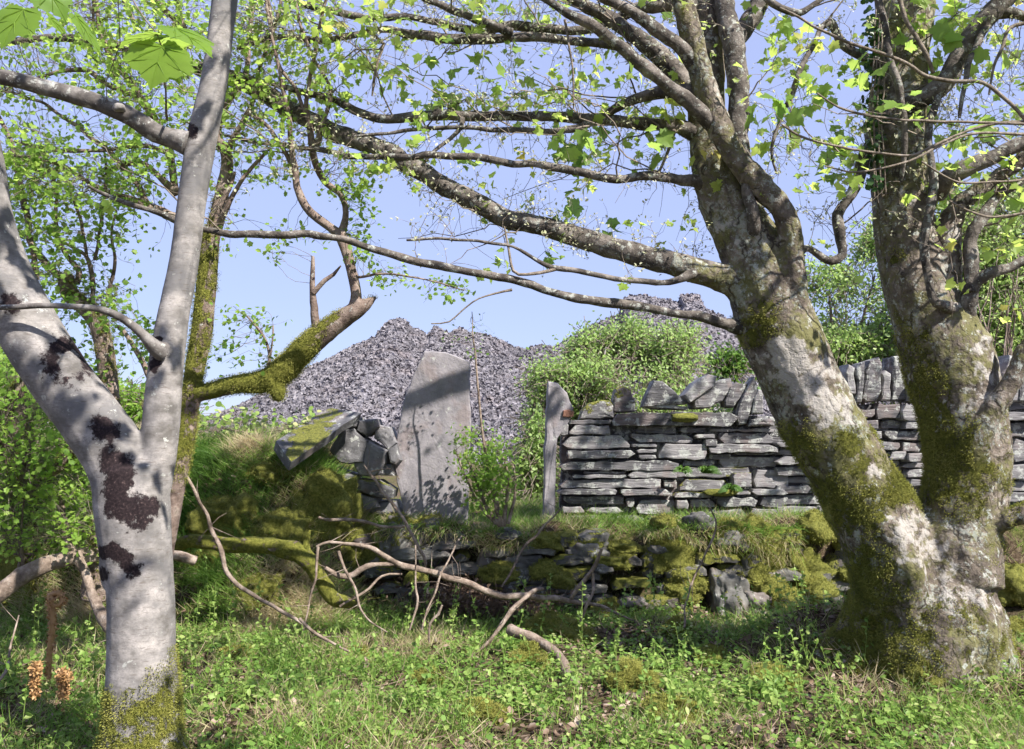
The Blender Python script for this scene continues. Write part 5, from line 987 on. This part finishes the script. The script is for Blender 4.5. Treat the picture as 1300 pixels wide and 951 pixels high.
# ================================================================== fallen branches
def limb(name, label, Ls, mat, moss=-.3, group=None, seg=8, cat='branch'):
    o0 = at(Ls[0][0][0], Ls[0][0][1], Ls[0][0][3]); t = thing(name, o0, label, cat, group)
    for k, L in enumerate(Ls):
        w_ = .85 if mat is M_dead and max(a[2] for a in L) < 11 else 1
        pts = []; branch([(a[0], a[1], a[2]*w_, a[3]) for a in L], t, mat, 'main_limb' if k == 0 else 'side_branch', seg=seg, rough=.3, wob=.022, moss=moss, seed=int(L[0][0])+k, pts=pts, nubs=True)
    return t
yb = 5.25
limb('mossy_limb', 'thick moss covered limb arching low over the grass right of the silver trunk', [[(205, 700, 14, 5.2), (222, 694, 16, 5.2), (250, 688, 17, 5.2), (290, 692, 19, 5.25), (340, 693, 20, 5.25), (372, 699, 24, 5.25), (392, 712, 22, 5.25), (408, 738, 19, 5.25), (424, 762, 17, 5.25), (450, 768, 14, 5.3)], [(388, 705, 16, 5.25), (390, 688, 8, 5.25), (394, 676, 3, 5.25)]], M_haw, moss=.75, seg=14)
limb('pale_fallen_limb', 'pale grey bent limb lying at the left edge behind the silver trunk', [[(-60, 790, 20, 4.3), (0, 757, 21, 4.4), (40, 728, 23, 4.5), (80, 710, 22, 4.6), (105, 704, 20, 4.65), (150, 702, 16, 4.8), (215, 703, 13, 5.0), (245, 712, 12, 5.05)], [(96, 706, 13, 4.62), (108, 732, 11, 4.6), (118, 762, 12, 4.5), (133, 788, 15, 4.4), (150, 812, 12, 4.3)], [(90, 700, 12, 4.7), (82, 670, 12, 4.8), (72, 630, 9, 4.85), (50, 600, 7, 4.9), (0, 580, 5, 4.9)]], M_dead, moss=-.12, seg=12)
limb('leaning_stick', 'long thin brown stick leaning down to the right from behind the silver trunk', [[(226, 582, 4, 4.7), (245, 620, 5, 4.7), (265, 655, 6, 4.75), (282, 700, 7, 4.75), (297, 729, 7, 4.75), (330, 757, 6, 4.8), (372, 786, 5, 4.8), (420, 815, 3, 4.8)]], M_dead)
limb('long_dead_branch', 'long pale dead branch sprawling across the middle of the undergrowth', [[(402, 694, 4, 5.0), (424, 686, 5, 5.0), (465, 696, 7, 5.05), (498, 715, 8.5, 5.1), (542, 723, 9, 5.15), (583, 738, 9.5, 5.2), (634, 754, 10, 5.25), (685, 757, 9, 5.3), (725, 760, 7, 5.35), (752, 769, 5, 5.4), (806, 787, 3, 5.4)],
     [(500, 716, 6, 5.1), (465, 719, 9, 5.05), (441, 729, 9, 5.05), (414, 718, 6, 5.0)], [(725, 760, 6, 5.35), (735, 745, 7, 5.3), (752, 725, 6, 5.3), (767, 697, 4, 5.25)], [(753, 728, 4, 5.3), (751, 745, 4.5, 5.3), (744, 765, 4.5, 5.2), (732, 790, 4, 5.2)],
     [(510, 729, 3, 5.1), (488, 728, 4, 5.05), (464, 748, 4, 5.0), (434, 771, 4, 5.0)], [(404, 694, 4, 5.0), (402, 730, 4, 4.95), (392, 770, 3, 4.95), (388, 800, 3, 4.9)], [(430, 700, 5, 5.0), (450, 745, 4, 4.95), (462, 780, 3, 4.9), (490, 805, 2, 4.85)]], M_dead)
limb('upright_dead_branch', 'thin dead branch with a side twig standing in front of the mossy boulder', [[(462, 590, 2, 5.6), (470, 605, 4, 5.6), (485, 624, 5, 5.6), (508, 654, 5, 5.55), (524, 682, 5, 5.5), (536, 706, 5, 5.5), (537, 722, 4, 5.5)], [(405, 657, 4, 5.5), (454, 664, 5, 5.52), (515, 668, 4, 5.55)], [(466, 600, 3, 5.6), (478, 596, 2.5, 5.6), (496, 594, 2, 5.6), (505, 607, 1.5, 5.6)]], M_dead)
limb('crooked_stick', 'stout stick sloping up to the right over the long dead branch', [[(595, 838, 4, 5.0), (630, 799, 6, 5.1), (650, 775, 7, 5.15), (667, 757, 7, 5.2), (676, 749, 7, 5.25), (688, 748, 6, 5.3)]], M_dead)
limb('fallen_log', 'short broken log lying half buried among the mossy stones', [[(647, 799, 13, 5.0), (684, 816, 12, 4.9), (708, 833, 13, 4.75), (728, 862, 14, 4.5), (742, 900, 12, 4.3)]], M_dead, moss=-.05, seg=12)
limb('dead_bracken_stalk', 'arching dead stalk leaning against the bank stones below the gap', [[(637, 745, 3, 6.0), (655, 715, 4, 6.05), (672, 690, 4, 6.1), (700, 660, 3, 6.15), (716, 640, 2, 6.2)]], M_dead)
for k, (L, lb) in enumerate([([(520, 800, 3, 4.9), (530, 765, 4, 4.95), (524, 735, 3, 5.0), (528, 690, 2, 5.0)], 'slim dead stick standing among herbs under the tall slab'), ([(545, 815, 3, 4.9), (548, 795, 4, 4.9), (560, 780, 5, 4.9), (566, 768, 3, 4.9)], 'short forked dead stick low in the herbs at centre'), ([(535, 800, 2.5, 4.9), (552, 750, 3, 5.0), (575, 700, 3, 5.1), (588, 682, 2, 5.2)], 'long thin stick slanting right toward the sapling foot'), ([(-20, 880, 6, 3.9), (0, 850, 5, 4.0), (12, 815, 3, 4.1), (25, 780, 2, 4.2)], 'pale stick standing at the bottom left corner'), ([(380, 785, 5, 4.6), (400, 805, 5, 4.6), (425, 820, 4, 4.6), (440, 828, 3, 4.6)], 'pale stick lying in herbs right of the silver trunk'), ([(900, 640, 2, 5.4), (905, 680, 3, 5.3), (880, 740, 3, 5.2), (870, 800, 3, 5.0)], 'drooping bramble stem before the bank left of the moss hummocks')]):
    limb('dead_stick', lb, [L], M_dead, group='dead sticks among the herbs')

# fiddleheads
def fiddle(px_, py_, h, Y, label, curl=9):
    t = thing('fern_fiddlehead', at(px_, py_, Y), label, 'fern', 'unfurling fern heads by the silver trunk'); x1, y1 = px_+h*.12, py_-h
    c = at(x1, y1, Y); r = curl/F*Y; L = [at(px_, py_, Y), at(px_+h*.01, py_-h*.35, Y), at(px_+h*.05, py_-h*.7, Y)]; R = [.009, .011, .013]
    for k in range(0, 14):
        a = math.pi*.95 - k*.55; rr = r*(1.15-k/17); L.append(c + np.array([math.cos(a)*rr, -.002*k, math.sin(a)*rr])); R.append(.013*(1-k/22))
    m = MB(); tube(m, L, R, 8, .006, .25, 90, .0, seed=3, rnd=.6); m.build('stalk', M_fid, t)
    m = MB(); n = 500; P, R2 = catmull(np.array(L), np.array(R), .004); ii = rs.randint(0, len(P), n); d = rdir(n)
    scatter(m, OVAL, P[ii]+d*R2[ii][:, None], .012*(.5+rs.rand(n)), d + rdir(n)*.5, rdir(n), 0, rnd=rs.rand(n)); m.build('scales', M_fid, t)
fiddle(62, 862, 100, 3.6, 'tall orange brown unfurling fern head left of the silver trunk', 9)
fiddle(80, 885, 26, 3.3, 'short curled orange fern head at the bottom edge beside the silver trunk', 5)
fiddle(44, 884, 36, 3.4, 'small rusty fern head leaning left of the tallest fern', 4)

# fern / moss pads on the wall
def fern(px_, py_, r, n, label, Y=6.93, sz=.055):
    c = at(px_, py_, Y); t = thing('wall_fern', c, label, 'fern', 'ferns in the dry stone wall'); 
    for k in range(n):
        a = rs.uniform(-.3, math.pi+.3) if k % 3 else rs.uniform(0, 2*math.pi); L = r/F*Y*rs.uniform(.7, 1.1); e = c + np.array([math.cos(a)*L, -.10*rs.rand()-.03, math.sin(a)*L*.55 - .01]); m = MB(); P, R = catmull(np.array([c, (c+e)/2+np.array([0, -.03, .02]), e]), np.array([.0015, .0012, .0008]), .012); tube(m, P, R, 4, .02, rnd=.2)
        D = np.gradient(P, axis=0); D /= np.linalg.norm(D, axis=1)[:, None]; s_ = np.cross(D, [0, -1, .3]); w_ = np.sin(np.linspace(.25, math.pi*.97, len(P)))*.022
        for sg in (1, -1): scatter(m, OVAL, P, w_+.006, D*.35+s_*sg, np.tile([0, -1, .4], (len(P), 1)), 0, rnd=np.full(len(P), .3+.3*rs.rand()))
        m.build('frond', ML_dark, t)
fern(893, 600, 18, 9, 'green fern tuft growing from a joint in the dry stone wall')
fern(865, 598, 13, 6, 'small fern left of the larger tuft on the dry stone wall')
fern(925, 622, 17, 9, 'lower dark fern above a yellow moss pad on the dry stone wall')
m = MB(); c = at(915, 625, 6.93); rockmesh(m, c, (.14, .05, .028), 3, 14, moss=1.0, rnd=.5); tag(m.build('moss_pad', M_mossy, loc=c), 'bright yellow moss pad bulging below the lower wall fern', 'moss')
m = MB(); c = at(870, 530, 6.93); rockmesh(m, c, (.11, .05, .035), 4, 14, moss=1.0, rnd=.5); tag(m.build('moss_pad', M_mossy, loc=c), 'olive moss pad on the long top slab of the dry stone wall', 'moss')

# ================================================================== ground vegetation
def ptsY(n, x0, x1, y0, y1):    # random ground points inside a world rectangle
    x = rs.uniform(x0, x1, n); y = rs.uniform(y0, y1, n); k = np.abs(x) < (y*.66+.35); return x[k], y[k]
def gpos(x, y, dz=0): return np.stack([x, y, T(x, y)+dz], 1)
# grass
m = MB()
def grass(x, y, h, w_, colf, lean=.35, ld=None):
    n = len(x); P = gpos(x, y, -.01); D = rdir(n, 0, lean); D[:, 2] = 1.0
    D = D*np.array([lean, lean, 1]) + (0 if ld is None else ld); Nn = rdir(n, 0, 1); Nn[:, 2] *= .2
    scatter(m, BLADE, P, h, D, Nn, 0, wx=w_/h, rnd=colf)
x, y = ptsY(110000, -3.2, 3.3, 2.9, 6.3); P = np.stack([x, y, 0*x], 1); k = vn(P, 1.6, 61, 3) + .5*vn(P, 8, 62) > rs.uniform(-.3, .6, len(x)); x, y = x[k], y[k]
grass(x, y, rs.uniform(.05, .17, len(x)), rs.uniform(.003, .006, len(x)), np.clip(.10 + rs.beta(2, 2.6, len(x)) + .5*vn(np.stack([x, y, 0*x], 1), 2.4, 5, 2), 0, 1), 1.3)
x, y = ptsY(46000, -1.1, 4.3, 6.3, 8.2); P = np.stack([x, y, 0*x], 1); k = vn(P, 3, 63, 2) > -.25; x, y = x[k], y[k]
edge = sstep(-y, -6.75, -6.45)
grass(x, y, rs.uniform(.06, .17, len(x))*(1-.2*edge), rs.uniform(.003, .006, len(x)), np.clip(rs.beta(2, 2.4, len(x)) + .3*edge + .25*vn(np.stack([x, y, 0*x], 1), 2.5, 8, 2), 0, 1), 1.3)
# overhanging straw on the terrace lip
n = 9000; x = rs.uniform(-1.0, 2.7, n); k = vn(np.stack([x, 0*x, 0*x], 1), 2.6, 70, 3) > rs.uniform(-.25, .4, n); x = x[k]; n = len(x); dn = rs.rand(n)**1.6
ph = .16*np.clip(.6+1.5*vn(np.stack([x, 0*x, 0*x], 1), 1.9, 70, 2), .2, 1.6)
pos = np.stack([x, 6.44 - .14*dn**.5 + rs.normal(size=n)*.04, T(x, np.full(n, 6.75)) + .02 - dn*ph], 1)
cl_ = vn(pos, 14, 5, 2); D = np.stack([rs.normal(size=n)*.5+1.4*cl_, -.5-rs.rand(n), .3-1.2*dn+rs.normal(size=n)*.45+.8*vn(pos, 9, 15)], 1); L = rs.uniform(.05, .13, n)
scatter(m, BLADE, pos, L, D, np.stack([rs.normal(size=n)*.5, -1-0*x, -.6+0*x], 1), 0, wx=rs.uniform(.003, .006, n)/L, rnd=np.clip(rs.normal(.72, .18, n) - .45*(dn < .25), 0, 1))
# mound grass
n = 90000; x = rs.uniform(-4.2, -1.1, n); y = rs.uniform(5.5, 7.6, n); P = np.stack([x, y, 0*x], 1); k = vn(P, 2.4, 71, 2) > -.38; x, y = x[k], y[k]
nn = vn(np.stack([x, y, 0*x], 1), 2.6, 73, 3)
grass(x, y, rs.uniform(.07, .20, len(x)), rs.uniform(.003, .006, len(x)), np.clip(.62 + 1.4*nn + .18*rs.normal(size=len(x)), 0, 1), 1.2, np.array([0, -.5, -.25]))
tag(m.build('grass', ML_grass), kind='stuff')
# herbs
m = MB()
x, y = ptsY(17000, -3.2, 3.4, 2.8, 6.3); P = np.stack([x, y, 0*x], 1); k = vn(P, 1.9, 81, 3) + .3*vn(P, 6, 82, 2) > rs.uniform(-.32, .42, len(x)); x, y = x[k], y[k]
h = rs.uniform(.015, .10, len(x)); P = gpos(x, y)
tubes_thin(m, P, P+np.stack([0*h, 0*h, h], 1)+rs.normal(size=(len(x), 3))*.012, .0012, .0008, 0, rnd=.4)
for q in range(5):
    d = rdir(len(x), 0, 1); d[:, 2] = rs.uniform(-.2, .4, len(x)); hh = h*rs.uniform(.5, 1.05, len(x))
    scatter(m, (RND, HAW, OVAL, HAW, OVAL)[q], P+np.stack([0*h, 0*h, hh], 1)+rs.normal(size=(len(x), 3))*.012, rs.uniform(.012, .036, len(x)), d, rdir(len(x), 1.6, .6), 0, rnd=np.clip(rs.beta(2, 2, len(x))+.25*vn(P, 2.2, 83, 2), 0, 1))
# leafy upright shoots
for q in range(430):
    a_ = at(rs.uniform(330, 960), rs.uniform(770, 930), 5)
    yy = rs.uniform(3.3, 6.1); xx = (rs.uniform(-40, 1110)-650)/F*yy; b = np.array([xx, yy, float(T(xx, yy))]); hgt = rs.uniform(.08, .40)*(1 if q % 2 else .6)
    e = b + np.array([rs.normal()*.06, rs.normal()*.06, hgt]); tubes_thin(m, [b], [e], .002, .001, 0, rnd=.75)
    nl = int(hgt*60); tt = rs.uniform(.25, 1, nl)[:, None]; scatter(m, OVAL, b+(e-b)*tt, rs.uniform(.015, .035, nl), rdir(nl, .3), rdir(nl, 1), 0, rnd=rs.uniform(.3, .9, nl))
tag(m.build('ground_cover', ML_herb), kind='stuff')
# leaf litter
m = MB()
x, y = ptsY(40000, -3.2, 3.4, 2.6, 6.35); P = np.stack([x, y, 0*x], 1); k = -vn(P, 1.9, 81, 3) > rs.uniform(-.2, .55, len(x)); x, y = x[k], y[k]
scatter(m, OVAL, gpos(x, y, .012), rs.uniform(.018, .055, len(x)), rdir(len(x), 0, 1)*np.array([1, 1, .4]), rdir(len(x), 1.0, .6), 0, rnd=rs.rand(len(x)))
tag(m.build('fallen_leaves', ML_dry), kind='stuff')
# dead bracken below the sapling and litter twigs
m = MB(); n = 2600; px_ = rs.normal(615, 45, n); yy = rs.uniform(5.75, 6.35, n); xx = (px_-650)/F*yy; b = gpos(xx, yy, 0) + np.array([0, 0, 1])*rs.uniform(0, .16, n)[:, None]; d = rdir(n, -.1)*rs.uniform(.04, .16, n)[:, None]
tubes_thin(m, b, b+d, .0016, .0009, 0, rnd=.2); scatter(m, OVAL, b+d*.6, rs.uniform(.02, .045, n), rdir(n), rdir(n), 0, rnd=rs.uniform(0, .5, n))
tag(m.build('dead_bracken', ML_dry), kind='stuff')
m = MB(); n = 700; x, y = ptsY(n, -3, 3.2, 3.2, 6.2); b = gpos(x, y, .02); n = len(x); d = rdir(n, .02)*np.array([1, 1, .25])*rs.uniform(.05, .16, n)[:, None]; e_ = b+d+rs.normal(size=b.shape)*.01; f_ = e_ + d*.8 + rs.normal(size=b.shape)*.03; f_[:, 2] = np.maximum(f_[:, 2], T(f_[:, 0], f_[:, 1])+.01)
tubes_thin(m, b, e_, .0028, .002, 0, rnd=.8); tubes_thin(m, e_, f_, .002, .001, 0, rnd=.8)
tag(m.build('twig_litter', ML_dry), kind='stuff')
